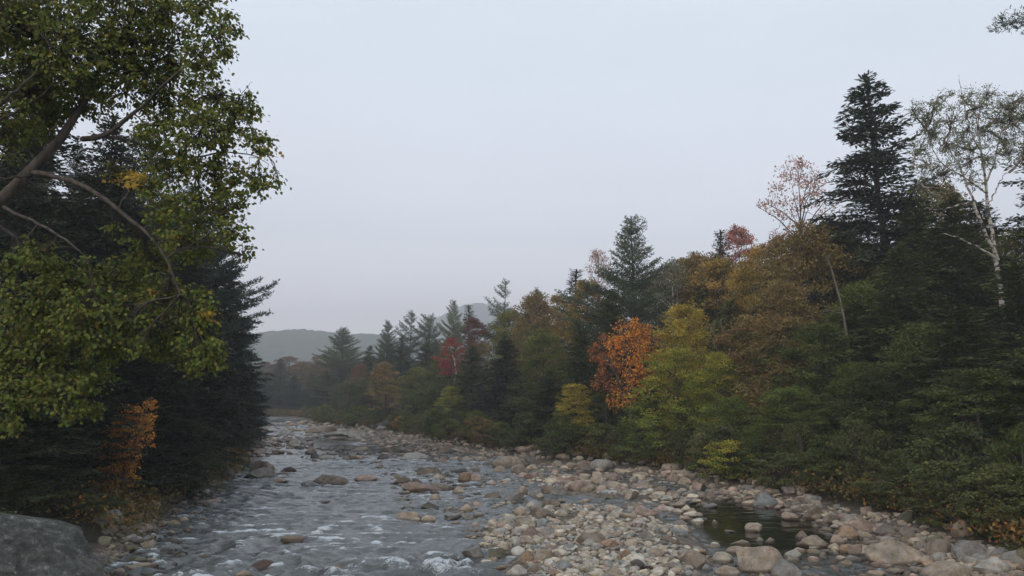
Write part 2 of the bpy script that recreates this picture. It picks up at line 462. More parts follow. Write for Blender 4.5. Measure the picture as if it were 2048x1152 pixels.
def proto(key):
    if key in PROTO: return PROTO[key]
    kind, k = key
    if kind == 'hemlock': mbs = conifer('hemlock', 100 + k, 20, 3.7, .04, .3); mats = (M_NEEDLE, M_DARKBARK); dims = (20, 3.7)
    elif kind == 'pine': mbs = conifer('pine', 200 + k, 20, 3.9, .12, .35); mats = (M_NEEDLE, M_DARKBARK); dims = (20, 3.9)
    elif kind == 'oldpine': mbs = conifer('pine', 300 + k, 18, 3.6, .3, .75, gappy=.9); mats = (M_NEEDLE, M_DARKBARK); dims = (18, 3.6)
    elif kind == 'spruce': mbs = conifer('spruce', 400 + k, 16, 2.3, .04, .3); mats = (M_NEEDLE, M_DARKBARK); dims = (16, 2.3)
    elif kind == 'maple': mbs = broadleaf(500 + k, 14, 4., .1, 220, 85, flat=.55); mats = (M_LEAF, M_BARK); dims = (14, 4.)
    elif kind == 'high': mbs = broadleaf(1000 + k, 15, 3.2, .56, 120, 80, limbs=16, csize=.75); mats = (M_LEAF, M_BARK); dims = (15, 3.2)
    elif kind == 'mid': mbs = broadleaf(1100 + k, 12, 3.6, .34, 150, 85, limbs=18); mats = (M_LEAF, M_BARK); dims = (12, 3.6)
    elif kind == 'layered': mbs = broadleaf(600 + k, 13, 4.2, .04, 200, 85, flat=.42, csize=.95); mats = (M_LEAF, M_BARK); dims = (13, 4.2)
    elif kind == 'sparse': mbs = broadleaf(700 + k, 15, 3.8, .3, 150, 26, leaf=.17, csize=.8, limbs=26); mats = (M_LEAF, M_BARK); dims = (15, 3.8)
    elif kind == 'palestem': mbs = broadleaf(800 + k, 15, 3.4, .35, 120, 22, leaf=.15, csize=.75, limbs=22, multi=2); mats = (M_LEAF, M_BIRCH); dims = (15, 3.4)
    elif kind == 'shrub': mbs = broadleaf(900 + k, 2.6, 1.7, .05, 60, 75, leaf=.1, flat=.4, limbs=14, csize=.42, multi=3); mats = (M_LEAF, M_BARK); dims = (2.6, 1.7)
    PROTO[key] = (mbs[0].mesh(kind + '_crown', mats[0]), mbs[1].mesh(kind + '_trunk', mats[1]), dims)
    return PROTO[key]


NAMES = {'hemlock': 'hemlock_tree', 'pine': 'pine_tree', 'oldpine': 'pine_tree', 'spruce': 'spruce_tree', 'maple': 'maple_tree', 'high': 'maple_tree', 'mid': 'maple_tree', 'layered': 'maple_tree', 'sparse': 'maple_tree', 'palestem': 'birch_tree', 'shrub': 'shrub'}
GROUPS = {'hemlock_tree': 'hemlock trees along the river', 'pine_tree': 'pine trees along the river', 'spruce_tree': 'spruce trees in the forest', 'maple_tree': 'leafy autumn trees along the river', 'birch_tree': 'pale stemmed birches', 'shrub': 'shrubs along the banks'}
COL = {
    'hemk': ((.032, .042, .024), (.052, .063, .033)),
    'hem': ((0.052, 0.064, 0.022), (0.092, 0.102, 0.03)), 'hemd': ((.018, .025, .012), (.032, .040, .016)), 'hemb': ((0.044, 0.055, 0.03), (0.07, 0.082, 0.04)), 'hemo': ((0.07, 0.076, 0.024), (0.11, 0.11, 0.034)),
    'pine': ((0.055, 0.072, 0.04), (0.1, 0.125, 0.068)), 'pinep': ((.085, .10, .05), (.15, .16, .075)), 'pined': ((.028, .04, .026), (.05, .066, .04)), 'blue': ((.045, .062, .058), (.085, .11, .10)),
    'green': ((.085, .11, .022), (.135, .15, .03)), 'dgreen': ((.056, .07, .018), (.095, .104, .025)), 'olive': ((0.11, 0.112, 0.028), (0.165, 0.15, 0.038)), 'yg': ((.15, .18, .026), (.33, .25, .038)),
    'brown': ((0.14, 0.105, 0.036), (0.205, 0.12, 0.048)), 'russet': ((.135, .07, .034), (.20, .085, .045)), 'orange': ((.48, .15, .028), (.56, .28, .04)), 'rust': ((0.28, 0.085, 0.032), (0.4, 0.13, 0.034)), 'yel': ((0.3, 0.23, 0.035), (0.4, 0.26, 0.04)),
    'tan': ((.22, .15, .05), (.28, .17, .06)), 'oro': ((0.19, 0.145, 0.036), (0.31, 0.165, 0.04)), 'red': ((.26, .038, .04), (.33, .055, .045)), 'dred': ((0.15, 0.04, 0.036), (0.13, 0.07, 0.04)),
    'pink': ((.30, .15, .12), (.40, .23, .19)), 'redp': ((.28, .09, .075), (.36, .14, .11)), 'grey': ((0.12, 0.13, 0.07), (0.18, 0.17, 0.1)), 'mixr': ((0.09, 0.095, 0.028), (0.24, 0.105, 0.05)), 'mixg': ((0.07, 0.09, 0.024), (0.18, 0.165, 0.034)),
}
TREES = []
_tr = random.Random(4)


def plant(kind, px, top, Y, wpx, col, label, ref=None, k=None, zoff=0.0, sx=1.0):
    """a tree whose tip shows at (px, top) of the photo when it stands Y metres up the river"""
    P = at(px, top, Y)
    zg = float(terrain(P[0], Y)) + zoff
    if k is None: k = _tr.randrange(3)
    crown, trunk, (H0, R0) = proto((kind, k))
    dist = Y * CP + (P[2] - CAMZ) * SP
    s_z = max(.05, (P[2] - zg) / H0); s_xy = (wpx * dist / F / 2) / R0
    name = NAMES[kind]
    o = link(name, None, None, (P[0], Y, zg - .05))
    o.empty_display_size = .3
    rz = _tr.uniform(0, 6.28)
    o.rotation_euler = (R(_tr.uniform(-2, 2)), R(_tr.uniform(-2, 2)), rz)
    o.scale = (s_xy, s_xy, s_z)
    tag(o, label, 'shrub' if kind == 'shrub' else 'tree', GROUPS[name])
    c = link('crown', crown, o); t = link('trunk', trunk, o)
    a, b = COL[col] if isinstance(col, str) else col
    j = _tr.uniform(.88, 1.12)
    c.color = (a[0] * j, a[1] * j, a[2] * j, 1); c['col2'] = [b[0] * j, b[1] * j, b[2] * j]
    TREES.append(dict(px=px, top=top, Y=Y, w=wpx, kind=kind, ref=ref, col=col, label=label, o=o))
    return o


T = plant
# ---- right bank, from the near end to the far end
T('hemlock', 1752, 148, 52, 400, 'hemk', 'tallest dark hemlock on the right bank, spire rising above the whole treeline', 'the tallest hemlock', 0, sx=.9)
T('hemlock', 2090, 190, 46, 330, 'hem', 'dark hemlock cut off by the right edge behind the birch crown', 'the edge hemlock', 1)
T('hemlock', 1885, 395, 47, 330, 'hem', 'broad dark hemlock behind the white birch trunk on the right', 'the hemlock behind the birch', 2)
T('hemlock', 2040, 520, 38, 360, 'hem', 'dark hemlock below the birch crown at the right edge', 'the hemlock below the birch', 0)
T('hemlock', 1905, 610, 35, 330, 'hem', 'drooping dark hemlock in front of the birch foot', 'the hemlock at the birch foot', 1)
T('hemlock', 1790, 560, 42, 300, 'hem', 'dark hemlock directly in front of the tallest hemlock spire', 'the hemlock under the tall spire', 2)
T('sparse', 1590, 305, 63, 200, 'pink', 'thin pinkish maple with open twigs against the sky, left of tallest hemlock', 'the pink maple', 0)
T('maple', 1618, 442, 52, 230, 'brown', 'rounded russet brown tree below the pink maple', 'the russet brown tree', 1)
T('layered', 1495, 515, 60, 150, 'oro', 'yellow olive tree left of the russet brown tree', 'the yellow olive tree', 1)
T('layered', 1545, 555, 47, 220, 'brown', 'olive brown layered tree on the bank in front of the russet crown', 'the olive brown tree', 2)
T('high', 1482, 448, 82, 95, 'redp', 'small red topped maple showing above the right ridge line', 'the red topped maple', 0)
T('spruce', 1444, 458, 80, 150, 'hemb', 'narrow dark spruce standing left of the red topped maple', 'the narrow spruce', 1)
T('maple', 1405, 506, 74, 200, 'brown', 'reddish brown dome of leaves between white pine and red topped maple', 'the reddish brown dome', 2)
T('spruce', 1396, 503, 84, 150, 'hemd', 'tiny dark spruce tip poking from the reddish brown dome', 'the small spruce tip', 0)
T('pine', 1267, 435, 76, 185, 'pine', 'large pyramid shaped white pine standing clear against the sky', 'the white pine', 0)
T('palestem', 1332, 520, 72, 130, 'grey', 'sparse birch with two whitish stems right of the white pine', 'the two stemmed birch', 0)
T('maple', 1372, 606, 57, 150, 'yel', 'tree with golden yellow top right of the orange maple', 'the golden topped tree', 2)
T('layered', 1352, 690, 51, 190, 'yg', 'bright yellow green tree spreading over the rocks by the orange maple', 'the yellow green tree', 0)
T('layered', 1432, 700, 49, 110, 'yg', 'slender yellow green tree between yellow green and mottled red trees', 'the slender yellow green tree', 1)
T('hemlock', 1455, 598, 60, 180, 'hemo', 'olive hemlock with bare grey stems below its crown', 'the olive hemlock', 2)
T('layered', 1500, 640, 50, 210, 'mixr', 'mottled red and green maple overhanging the right bank', 'the mottled red maple', 0)
T('layered', 1640, 640, 44, 250, 'dgreen', 'dull green layered tree with a dark stem on the right bank', 'the dull green tree', 1)
T('hemlock', 1715, 600, 46, 250, 'hem', 'green black hemlock between dull green tree and tallest hemlock', 'the green black hemlock', 0)
T('layered', 1770, 720, 37, 270, 'dgreen', 'deep green leafy tree low on the near right bank', 'the deep green tree', 2)
T('layered', 1590, 770, 41, 190, 'green', 'fresh green low tree above the flat grey slab', 'the fresh green tree', 0)
T('layered', 1960, 730, 31, 300, 'dgreen', 'dark green beech like tree hanging over the near right corner', 'the corner tree', 1)
T('hemlock', 2110, 600, 30, 330, 'hem', 'dark hemlock half outside the right edge above the orange undergrowth', 'the half hidden hemlock', 2)
T('hemlock', 1690, 760, 41, 200, 'hem', 'young drooping hemlock beside the dark stems right of the slab', 'the young hemlock', 1)
T('hemlock', 1850, 760, 36, 230, 'hem', 'young green hemlock above the big flat boulder', 'the young hemlock by the boulder', 0)
T('layered', 1545, 690, 56, 150, 'brown', 'brownish tree deep between mottled red and dull green trees', 'the deep brownish tree', 2)
T('hemlock', 1830, 385, 50, 280, 'hem', 'dark hemlock right behind the tallest hemlock, touching the birch crown', 'the hemlock touching the birch', 1)
T('maple', 1860, 360, 58, 200, 'brown', 'brownish tree glimpsed between tallest hemlock and birch', 'the brownish tree', 0)
T('hemlock', 1960, 400, 50, 320, 'hem', 'dark hemlock between the birch stems and the right edge', 'the hemlock by the stems', 0)
T('maple', 1690, 436, 56, 200, 'olive', 'olive tree between russet brown tree and tallest hemlock', 'the olive tree', 2)
T('maple', 1560, 470, 62, 200, 'brown', 'bronze rounded tree left of the russet brown tree', 'the bronze tree', 2)
T('maple', 1440, 512, 70, 190, 'oro', 'golden brown rounded tree under the narrow spruce', 'the golden brown tree', 0)
T('maple', 1310, 540, 80, 190, 'brown', 'brown tree behind the two stemmed birch', 'the brown tree behind the birch', 1)
T('maple', 1030, 618, 96, 130, 'olive', 'olive tree right of the old pine', 'the olive tree by the old pine', 0)
T('maple', 1120, 588, 100, 110, 'oro', 'orange brown tree under the flat topped spruce', 'the orange brown tree', 2)
T('maple', 1362, 512, 78, 210, 'brown', 'bronze crown right of the two stemmed birch', 'the bronze crown', 0)
T('maple', 1522, 488, 68, 190, 'oro', 'rusty gold crown below the left side of the pink maple', 'the rusty gold crown', 2)
T('maple', 1640, 440, 60, 200, 'olive', 'olive crown right behind the russet brown tree', 'the olive crown', 0)
T('maple', 1720, 560, 48, 190, 'green', 'green crown in front of the tallest hemlock foot', 'the green crown', 1)
T('maple', 1850, 640, 38, 220, 'dgreen', 'deep green rounded tree left of the birch foot', 'the rounded green tree', 2)
T('maple', 1720, 720, 41, 190, 'green', 'mid green rounded tree right of the dull green tree', 'the mid green tree', 0)
T('maple', 1460, 790, 46, 120, 'green', 'small green tree over the tumbled blocks by the dark pool', 'the small green tree', 1)
# ---- middle of the right bank
T('sparse', 1187, 496, 90, 90, 'pink', 'pale pink bare topped tree left of the white pine', 'the pale pink tree', 1)
T('spruce', 1141, 540, 96, 170, 'hemd', 'small flat topped dark spruce left of the pale pink tree', 'the flat topped spruce', 2)
T('maple', 1158, 556, 78, 140, 'oro', 'orange olive rounded tree below the pale pink tree', 'the orange olive tree', 0)
T('maple', 1085, 580, 84, 140, 'brown', 'olive brown rounded tree left of the orange olive tree', 'the olive rounded tree', 1)
T('hemlock', 1225, 575, 70, 180, 'hem', 'dark hemlock filling the space under the white pine', 'the hemlock under the pine', 1)
T('layered', 1078, 655, 70, 140, 'mixg', 'yellow streaked green tree in the middle of the right bank', 'the yellow streaked tree', 1)
T('hemlock', 1165, 640, 65, 150, 'hem', 'dark hemlock left of the rusty maple', 'the hemlock left of the maple', 2)
T('hemlock', 1010, 672, 82, 150, 'hemb', 'grey green hemlock below the flat armed old pine', 'the grey green hemlock', 0)
T('hemlock', 1098, 740, 66, 170, 'hem', 'low dark hemlock left of the small yellow tree', 'the low dark hemlock', 1)
T('mid', 1150, 764, 59, 85, 'yel', 'small yellow tree among dark hemlocks over the right bank', 'the small yellow tree', 2)
T('oldpine', 1010, 562, 122, 100, 'pine', 'old pine with flat crooked arms against the sky', 'the old pine', 0)
T('spruce', 1047, 590, 118, 110, 'hemd', 'thin dark spruce right of the old pine', 'the thin spruce', 0)
T('pine', 1078, 577, 115, 60, 'pined', 'dark pine top two trees right of the old pine', 'the dark pine top', 1)
T('high', 955, 632, 112, 60, 'dred', 'dark crimson maple left of the old pine', 'the crimson maple', 0)
T('high', 901, 674, 104, 62, 'red', 'bright red maple with a white stem in the distance', 'the bright red maple', 2)
T('pine', 905, 602, 145, 66, 'pinep', 'pale yellow green pine in front of the blue mountain', 'the pale pine', 2)
T('spruce', 940, 610, 150, 100, 'hemb', 'dark spruce between pale pine and crimson maple', 'the mountain spruce', 2)
T('oldpine', 858, 628, 152, 72, 'pine', 'spreading pine left of the pale pine', 'the spreading pine', 1)
T('oldpine', 820, 624, 156, 76, 'pine', 'broad topped pine second left of the pale pine', 'the broad topped pine', 2)
T('pine', 776, 641, 164, 66, 'pine', 'conical pine third left of the pale pine', 'the conical pine', 0)
T('pine', 688, 656, 182, 110, 'pinep', 'large light green pine in front of the grey hill', 'the hill pine', 1)
T('hemlock', 738, 690, 172, 80, 'hem', 'dark hemlock between hill pine and conical pine', 'the hemlock right of the hill pine', 1)
T('hemlock', 800, 672, 150, 90, 'hem', 'dark hemlock below the conical pine', 'the hemlock below the conical pine', 2)
T('hemlock', 852, 676, 134, 90, 'hem', 'dark hemlock below the spreading pine', 'the hemlock below the spreading pine', 0)
T('maple', 772, 722, 124, 74, 'tan', 'tan yellow rounded tree at the far bend', 'the tan tree', 0)
T('maple', 832, 732, 112, 96, 'olive', 'olive green tree right of the tan yellow tree', 'the olive green tree', 1)
T('layered', 880, 712, 108, 110, 'mixg', 'green and yellow tree below the bright red maple', 'the green and yellow tree', 2)
T('hemlock', 948, 690, 98, 130, 'hem', 'dark hemlock right of the bright red maple', 'the hemlock right of the red maple', 0)
T('layered', 905, 770, 96, 70, 'yg', 'yellow green sapling on the bank below the bright red maple', 'the yellow green sapling', 0)
T('hemlock', 962, 775, 88, 120, 'hemb', 'low hemlock whose boughs sweep the rocky bank', 'the sweeping hemlock', 2)
T('hemlock', 1035, 775, 76, 130, 'hem', 'low dark hemlock right of the sweeping hemlock', 'the low hemlock', 1)
T('layered', 1210, 780, 60, 110, 'dgreen', 'dark green low tree under the rusty maple', 'the low dark green tree', 1)
T('layered', 1290, 800, 55, 110, 'green', 'green low branches left of the yellow green tree', 'the low green tree', 2)
T('maple', 722, 725, 168, 60, 'russet', 'russet tree right below the hill pine', 'the far russet tree', 1)
T('layered', 700, 760, 156, 100, 'hemo', 'olive layered tree on the far bank below the hill pine', 'the olive layered tree', 0)
T('hemlock', 745, 775, 138, 90, 'hemb', 'grey green hemlock over the long pale rocks', 'the hemlock over pale rocks', 1)
T('hemlock', 655, 742, 188, 90, 'hemb', 'hazy dark hemlock left of the hill pine', 'the hazy hemlock', 2)
T('shrub', 802, 832, 107, 34, 'orange', 'small orange bush glowing at the foot of the far right bank', 'the orange bush')
# ---- far bend
T('hemlock', 562, 716, 226, 66, 'hemo', 'pale hazy conifer beside the left dark trees at the far bend', 'the pale hazy conifer', 0)
T('hemlock', 530, 745, 222, 60, 'hemb', 'hazy conifer half hidden by the left dark trees', 'the half hidden conifer', 1)
T('maple', 605, 722, 232, 60, 'brown', 'hazy brown tree right of the pale hazy conifer', 'the hazy brown tree', 0)
T('maple', 640, 708, 228, 60, 'russet', 'hazy pinkish tree at the end of the valley', 'the hazy pinkish tree', 2)
T('hemlock', 590, 750, 221, 60, 'hemb', 'grey hazy hemlock closing the far bend', 'the grey hazy hemlock', 2)
T('hemlock', 622, 745, 214, 60, 'hem', 'second grey hazy hemlock, right of the first at the far bend', 'the second hazy hemlock', 0)
T('maple', 580, 712, 262, 66, 'russet', 'faint brownish crown behind the pale hazy conifer', 'the faint crown', 1)
# ---- left bank behind the leafy tree
T('pine', 388, 372, 54, 205, 'pined', 'dark white pine on the left bank with long boughs over the water', 'the left pine', 0)
T('pine', 300, 255, 47, 280, 'pined', 'tall dark pine left of the long boughed pine', 'the tall left pine', 2)
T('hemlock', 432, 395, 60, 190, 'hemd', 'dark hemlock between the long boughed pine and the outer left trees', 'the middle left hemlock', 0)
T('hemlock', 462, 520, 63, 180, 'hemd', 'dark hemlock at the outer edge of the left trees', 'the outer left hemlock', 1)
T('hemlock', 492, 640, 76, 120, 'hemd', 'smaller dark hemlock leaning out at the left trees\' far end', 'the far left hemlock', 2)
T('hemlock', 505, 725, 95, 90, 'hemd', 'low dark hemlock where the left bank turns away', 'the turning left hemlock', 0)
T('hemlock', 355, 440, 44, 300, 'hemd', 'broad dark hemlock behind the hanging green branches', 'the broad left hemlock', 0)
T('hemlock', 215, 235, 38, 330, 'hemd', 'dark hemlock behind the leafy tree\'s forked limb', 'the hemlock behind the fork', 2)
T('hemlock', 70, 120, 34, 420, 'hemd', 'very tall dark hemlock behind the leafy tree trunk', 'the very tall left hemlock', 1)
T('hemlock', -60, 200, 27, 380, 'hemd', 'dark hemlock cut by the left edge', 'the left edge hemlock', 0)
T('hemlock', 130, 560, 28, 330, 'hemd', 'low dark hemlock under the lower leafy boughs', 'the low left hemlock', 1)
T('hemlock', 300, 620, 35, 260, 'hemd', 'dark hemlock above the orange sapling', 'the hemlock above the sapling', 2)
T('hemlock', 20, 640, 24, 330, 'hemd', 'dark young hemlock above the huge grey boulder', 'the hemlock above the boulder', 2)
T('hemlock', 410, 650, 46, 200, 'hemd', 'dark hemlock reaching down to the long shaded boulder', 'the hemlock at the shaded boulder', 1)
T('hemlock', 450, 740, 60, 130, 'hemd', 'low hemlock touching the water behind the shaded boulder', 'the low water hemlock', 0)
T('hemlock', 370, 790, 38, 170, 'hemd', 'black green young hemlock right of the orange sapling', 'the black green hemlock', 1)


def resample(P, r, n):
    P = np.asarray(P, float); s = np.concatenate([[0], np.cumsum(np.linalg.norm(np.diff(P, axis=0), axis=1))])
    t = np.linspace(0, s[-1], n)
    Q = np.stack([np.interp(t, s, P[:, k]) for k in range(3)], -1)
    rr = np.interp(t, s, r)
    for _ in range(2):
        Q[1:-1] = (Q[:-2] + 2 * Q[1:-1] + Q[2:]) / 4
    return Q, rr


def limb_tree(name, label, group, base, stems, discs, Y, leaf, layers, seed, leafmat, barkmat, cols, accents=(), flat=.6, six=True, twigmat=None, spread=.9, thick=1.):
    """a tree whose limbs follow given lines and whose leaves hang in clusters round the limbs"""
    rng = np.random.default_rng(seed)
    root = link(name, None, None, base); root.empty_display_size = .3
    tag(root, label, 'tree', group)
    allp = []
    for i, (part, pts, rad) in enumerate(stems):
        P = np.array([at(p[0], p[1], Y + p[2]) if len(p) == 3 else np.array(p[:3]) for p in pts])
        Q, rr = resample(P, np.array(rad) * Y / F * thick, 14)
        Q[1:-1] += rng.normal(0, .012 * Y / 13, Q[1:-1].shape)
        mb = MB(); mb.tube(Q - base, rr, 9)
        link(part, mb.mesh(part, barkmat), root)
        allp.append(Q)
    LP = np.concatenate(allp)
    tw, cr = MB(), MB()
    for d in discs:
        px, py, rp = d[0], d[1], d[2]
        off = d[3] if len(d) > 3 else rng.uniform(-1, 1) * spread
        den = d[4] if len(d) > 4 else 1.0
        cen = at(px, py, Y + off); rad = rp * (Y + off) / F
        j = np.argmin(np.linalg.norm(LP - cen, axis=1))
        t = np.linspace(0, 1, 7)[:, None]
        br = LP[j] + (cen - LP[j]) * t + np.cumsum(rng.normal(0, .02 * Y / 13, (7, 3)), 0) * (t > 0) + UP * np.sin(t * 3.14) * .08 * np.linalg.norm(cen - LP[j])
        tw.tube(br - base, np.linspace(.013 + .012 * rad, .007, 7) * Y / 13, 5)
        nl = int(layers * den * math.pi * rad ** 2 / (leaf * leaf * .55))
        nc = max(3, nl // 14)
        g = unit(rng.normal(0, 1, (nc, 3))) * rng.uniform(.02, 1, (nc, 1)) ** .42 * rad * np.array([1, 1.1, 1.0])
        for q in g:
            m = rng.integers(9, 20); pc = cen + q
            if np.linalg.norm(q) > rad * .35:
                a = br[rng.integers(3, 7)]
                tw.tube(np.stack([a, (a + pc) / 2 + rng.normal(0, .05, 3), pc]) - base, np.array([.008, .006, .003]) * Y / 13, 3)
            s = leaf * rng.uniform(1.3, 2.4)
            dl = rng.normal(0, 1, (m, 3)) * s * np.array([.55, .55, .55 * flat])
            A = dl + unit(q) * s * .5 - UP * s * .8 + rng.normal(0, s * .4, (m, 3))
            N = rng.normal(0, .6, (m, 3)) + UP * .5 + np.array([0, -.45, 0]) + unit(q) * .3
            acc = any((px_ - to_px(*pc)[0]) ** 2 + (py_ - to_px(*pc)[1]) ** 2 < r_ * r_ for px_, py_, r_ in accents)
            wv = np.full(m, .95) if acc else np.clip(rng.normal(.12, .12, m), 0, .45)
            vv = np.clip(rng.normal(.5, .2, m), 0, 1); ll = leaf * rng.uniform(.7, 1.25, m)
            if six: cr.leaves6(pc + dl - base, A, N, ll, wv, vv)
            else: cr.quads(pc + dl - base, A, N, ll, ll * .6, wv, vv)
    link('twigs', tw.mesh('twigs', twigmat or barkmat), root)
    c = link('crown', cr.mesh('crown', leafmat), root)
    c.color = (*cols[0], 1); c['col2'] = list(cols[1])
    return root


# ---- the near leafy tree on the left
YN = 13.0
bx = np.array([-11.6, 13.2, float(terrain(-11.6, 13.2)) - .1])
trunk0 = [tuple(bx) + (0,), tuple(bx + [.1, 0, 2.5]) + (0,), tuple(bx + [.5, -.1, 4.2]) + (0,)]
near_stems = [
    ('trunk', trunk0 + [(-90, 470, 0), (0, 398, 0), (60, 345, .1), (112, 308, .2), (165, 275, .3), (188, 215, .4), (205, 165, .5), (222, 90, .6), (240, 0, .7), (250, -120, .8)], [34, 32, 28, 24, 21, 19, 17, 15, 11, 8, 5.5, 4, 3]),
    ('limb', [(165, 278, .3), (215, 274, .1), (245, 248, -.1), (266, 228, -.2), (300, 200, -.3), (345, 150, -.4), (400, 110, -.5), (440, 70, -.6)], [10, 9.5, 8, 6.5, 4.5, 3.5, 2.5, 1.6]),
    ('limb', [(215, 274, .1), (260, 282, .3), (310, 300, .5), (380, 320, .6), (450, 300, .7), (520, 315, .8)], [7, 6, 4.5, 3.5, 2.8, 1.6]),
    ('limb', [(66, 345, .1), (130, 357, -.2), (180, 375, -.4), (215, 402, -.6), (250, 430, -.8), (278, 448, -.9), (312, 485, -1), (340, 520, -1), (355, 555, -1), (361, 590, -1)], [9, 8, 7.5, 7, 6.5, 6, 5, 4.2, 3.6, 2.6]),
    ('limb', [(8, 414, 0), (50, 438, -.4), (100, 458, -.7), (135, 482, -.9), (178, 518, -1)], [6, 5, 4.2, 3.4, 1.2]),
    ('limb', [(-40, 430, 0), (10, 458, .3), (38, 480, .4), (52, 515, .5), (56, 560, .5)], [7, 6, 5, 3.5, 1.5]),
    ('limb', [(-40, 250, -.5), (0, 212, -.6), (26, 188, -.7), (70, 150, -.8), (110, 80, -.9)], [7, 6.5, 5, 4, 2.5]),
    ('limb', [(-60, 270, -.2), (0, 236, -.3), (36, 221, -.4), (75, 200, -.5), (120, 150, -.6)], [6, 5.5, 4.5, 3.2, 2]),
    ('limb', [(62, 352, .1), (30, 354, -.2), (0, 357, -.3), (-40, 350, -.4)], [4, 3.2, 3, 2.5]),
    ('limb', [(205, 165, .5), (250, 130, .4), (300, 118, .3), (352, 95, .2), (420, 30, .1)], [4.5, 4, 3.2, 2.4, 1.4]),
    ('limb', [(-30, 600, 0), (0, 560, .1), (6, 620, .2), (2, 660, .2), (20, 690, .3)], [5, 5, 4.5, 3.5, 1.2]),
    ('limb', [(2, 600, .2), (40, 612, .1), (62, 650, 0), (72, 690, 0)], [3, 2.4, 1.8, .8]),
    ('limb', [(0, 655, .2), (30, 668, .2), (58, 640, .1), (66, 600, 0)], [2.6, 2, 1.4, .6]),
    ('limb', [(470, 215, .0), (488, 182, 0), (504, 163, 0)], [1.6, 1.1, .5]),
]
near_discs = [(0, 30, 90), (60, 60, 90), (150, 90, 100), (250, 55, 95), (330, 35, 62), (400, 25, 50), (450, 50, 34), (60, 160, 100), (150, 175, 80, .9), (90, 240, 50, .9), (20, 262, 44, .9), (250, 150, 88), (335, 125, 66),
              (400, 115, 48), (440, 92, 36), (340, 210, 60), (420, 200, 56), (485, 212, 36), (300, 265, 40), (390, 275, 70), (470, 262, 55), (520, 290, 30), (548, 305, 14), (548, 362, 18), (510, 362, 38), (435, 352, 62),
              (340, 335, 52), (285, 362, 36), (232, 345, 26, .7), (470, 412, 34), (400, 425, 56), (330, 420, 46), (460, 470, 36), (488, 505, 20), (390, 485, 46), (-60, 120, 100), (120, -40, 110), (280, -60, 110), (400, -60, 70),
              (335, 470, 30, -1.2, .6), (232, 470, 22, 0, .6), (30, 322, 18, .8, .6),
              (70, 515, 40), (140, 560, 66), (60, 610, 74), (175, 645, 70), (90, 715, 90), (25, 790, 62), (130, 790, 54), (180, 812, 22), (18, 850, 20), (-40, 700, 90), (250, 555, 52), (305, 515, 46), (262, 640, 50), (330, 600, 50),
              (400, 620, 46), (345, 680, 48), (400, 690, 48), (430, 722, 26), (382, 738, 18), (310, 690, 36), (270, 700, 24), (210, 700, 36), (20, 520, 30), (180, 750, 36)]
limb_tree('leafy_tree', 'big near leafy tree with forked grey limb reaching in from the left edge', None, bx, near_stems, near_discs, YN, .068, 3.1, 11, M_LEAF, M_BARK,
          ((.074, .100, .022), (.30, .19, .035)), [(268, 362, 22), (548, 303, 18), (412, 625, 9), (300, 582, 9), (400, 650, 7), (235, 360, 10), (165, 615, 7)], thick=.6)

# ---- the white birch on the right
YB = 41.0
gb = at(2012, 780, YB); gb[2] = float(terrain(gb[0], YB)) - .1
bs = [
    ('trunk', [tuple(gb) + (0,), (2008, 700, 0), (2006, 590, 0), (2000, 545, 0), (1994, 515, 0), (1985, 480, 0), (1977, 430, .3), (1972, 395, .3), (1968, 360, .3), (1962, 310, .2), (1955, 250, .2), (1948, 210, .1)], [9, 8.6, 8, 7.4, 6.6, 6, 5.4, 4.8, 4.2, 3.2, 2.2, 1.2]),
    ('limb', [(1996, 520, 0), (1982, 490, -.3), (1970, 462, -.4), (1957, 435, -.5), (1946, 405, -.6), (1935, 375, -.6), (1928, 345, -.6), (1915, 320, -.6), (1890, 290, -.5)], [6, 5.6, 5.2, 4.8, 4.2, 3.4, 2.6, 2, 1.2]),
    ('limb', [(1990, 516, 0), (1965, 500, -.4), (1930, 480, -.7), (1905, 470, -.9), (1886, 467, -1)], [4.4, 3.6, 2.8, 2, 1.2]),
    ('limb', [(1944, 412, -.6), (1925, 408, -.8), (1890, 418, -1), (1845, 417, -1.1), (1838, 405, -1.1)], [3, 2.6, 2.2, 1.6, .8]),
    ('limb', [(1960, 300, .2), (1940, 262, 0), (1930, 225, -.2), (1918, 150, -.3)], [2.6, 2.2, 1.6, .7]),
    ('limb', [(1970, 385, .3), (1940, 360, .2), (1905, 345, .1), (1870, 310, 0), (1850, 260, 0)], [3, 2.5, 2, 1.6, .9]),
    ('limb', [(1970, 370, .3), (1990, 330, .6), (2000, 280, .8), (2010, 225, .9), (2020, 190, 1)], [3.2, 2.8, 2.2, 1.6, .9]),
    ('limb', [(1976, 410, .3), (1990, 385, .4), (2000, 360, .5), (2018, 345, .5)], [2.6, 2, 1.5, .8]),
    ('limb', [(1920, 330, -.6), (1880, 330, -.7), (1850, 350, -.8), (1820, 340, -.9)], [2, 1.7, 1.3, .7]),
    ('limb', [(1905, 345, .1), (1875, 375, 0), (1850, 380, 0)], [1.6, 1.2, .7]),
    ('limb', [(1955, 250, .2), (1962, 200, .2), (1985, 165, .2)], [1.8, 1.3, .6]),
]
bd = [(1850, 230, 34), (1880, 205, 30), (1905, 240, 34), (1870, 270, 36), (1835, 290, 26), (1905, 290, 36), (1850, 330, 34), (1890, 345, 32), (1840, 375, 26), (1930, 330, 30), (1935, 195, 26), (1955, 225, 34), (1975, 195, 30), (1960, 270, 34),
      (1990, 240, 36), (2015, 215, 34), (2035, 250, 36), (2005, 285, 34), (1985, 320, 30), (2020, 300, 28), (2045, 200, 34), (2060, 300, 40), (1925, 265, 28), (1940, 300, 30), (1830, 215, 20), (1950, 360, 24), (2080, 240, 40), (1865, 395, 22)]
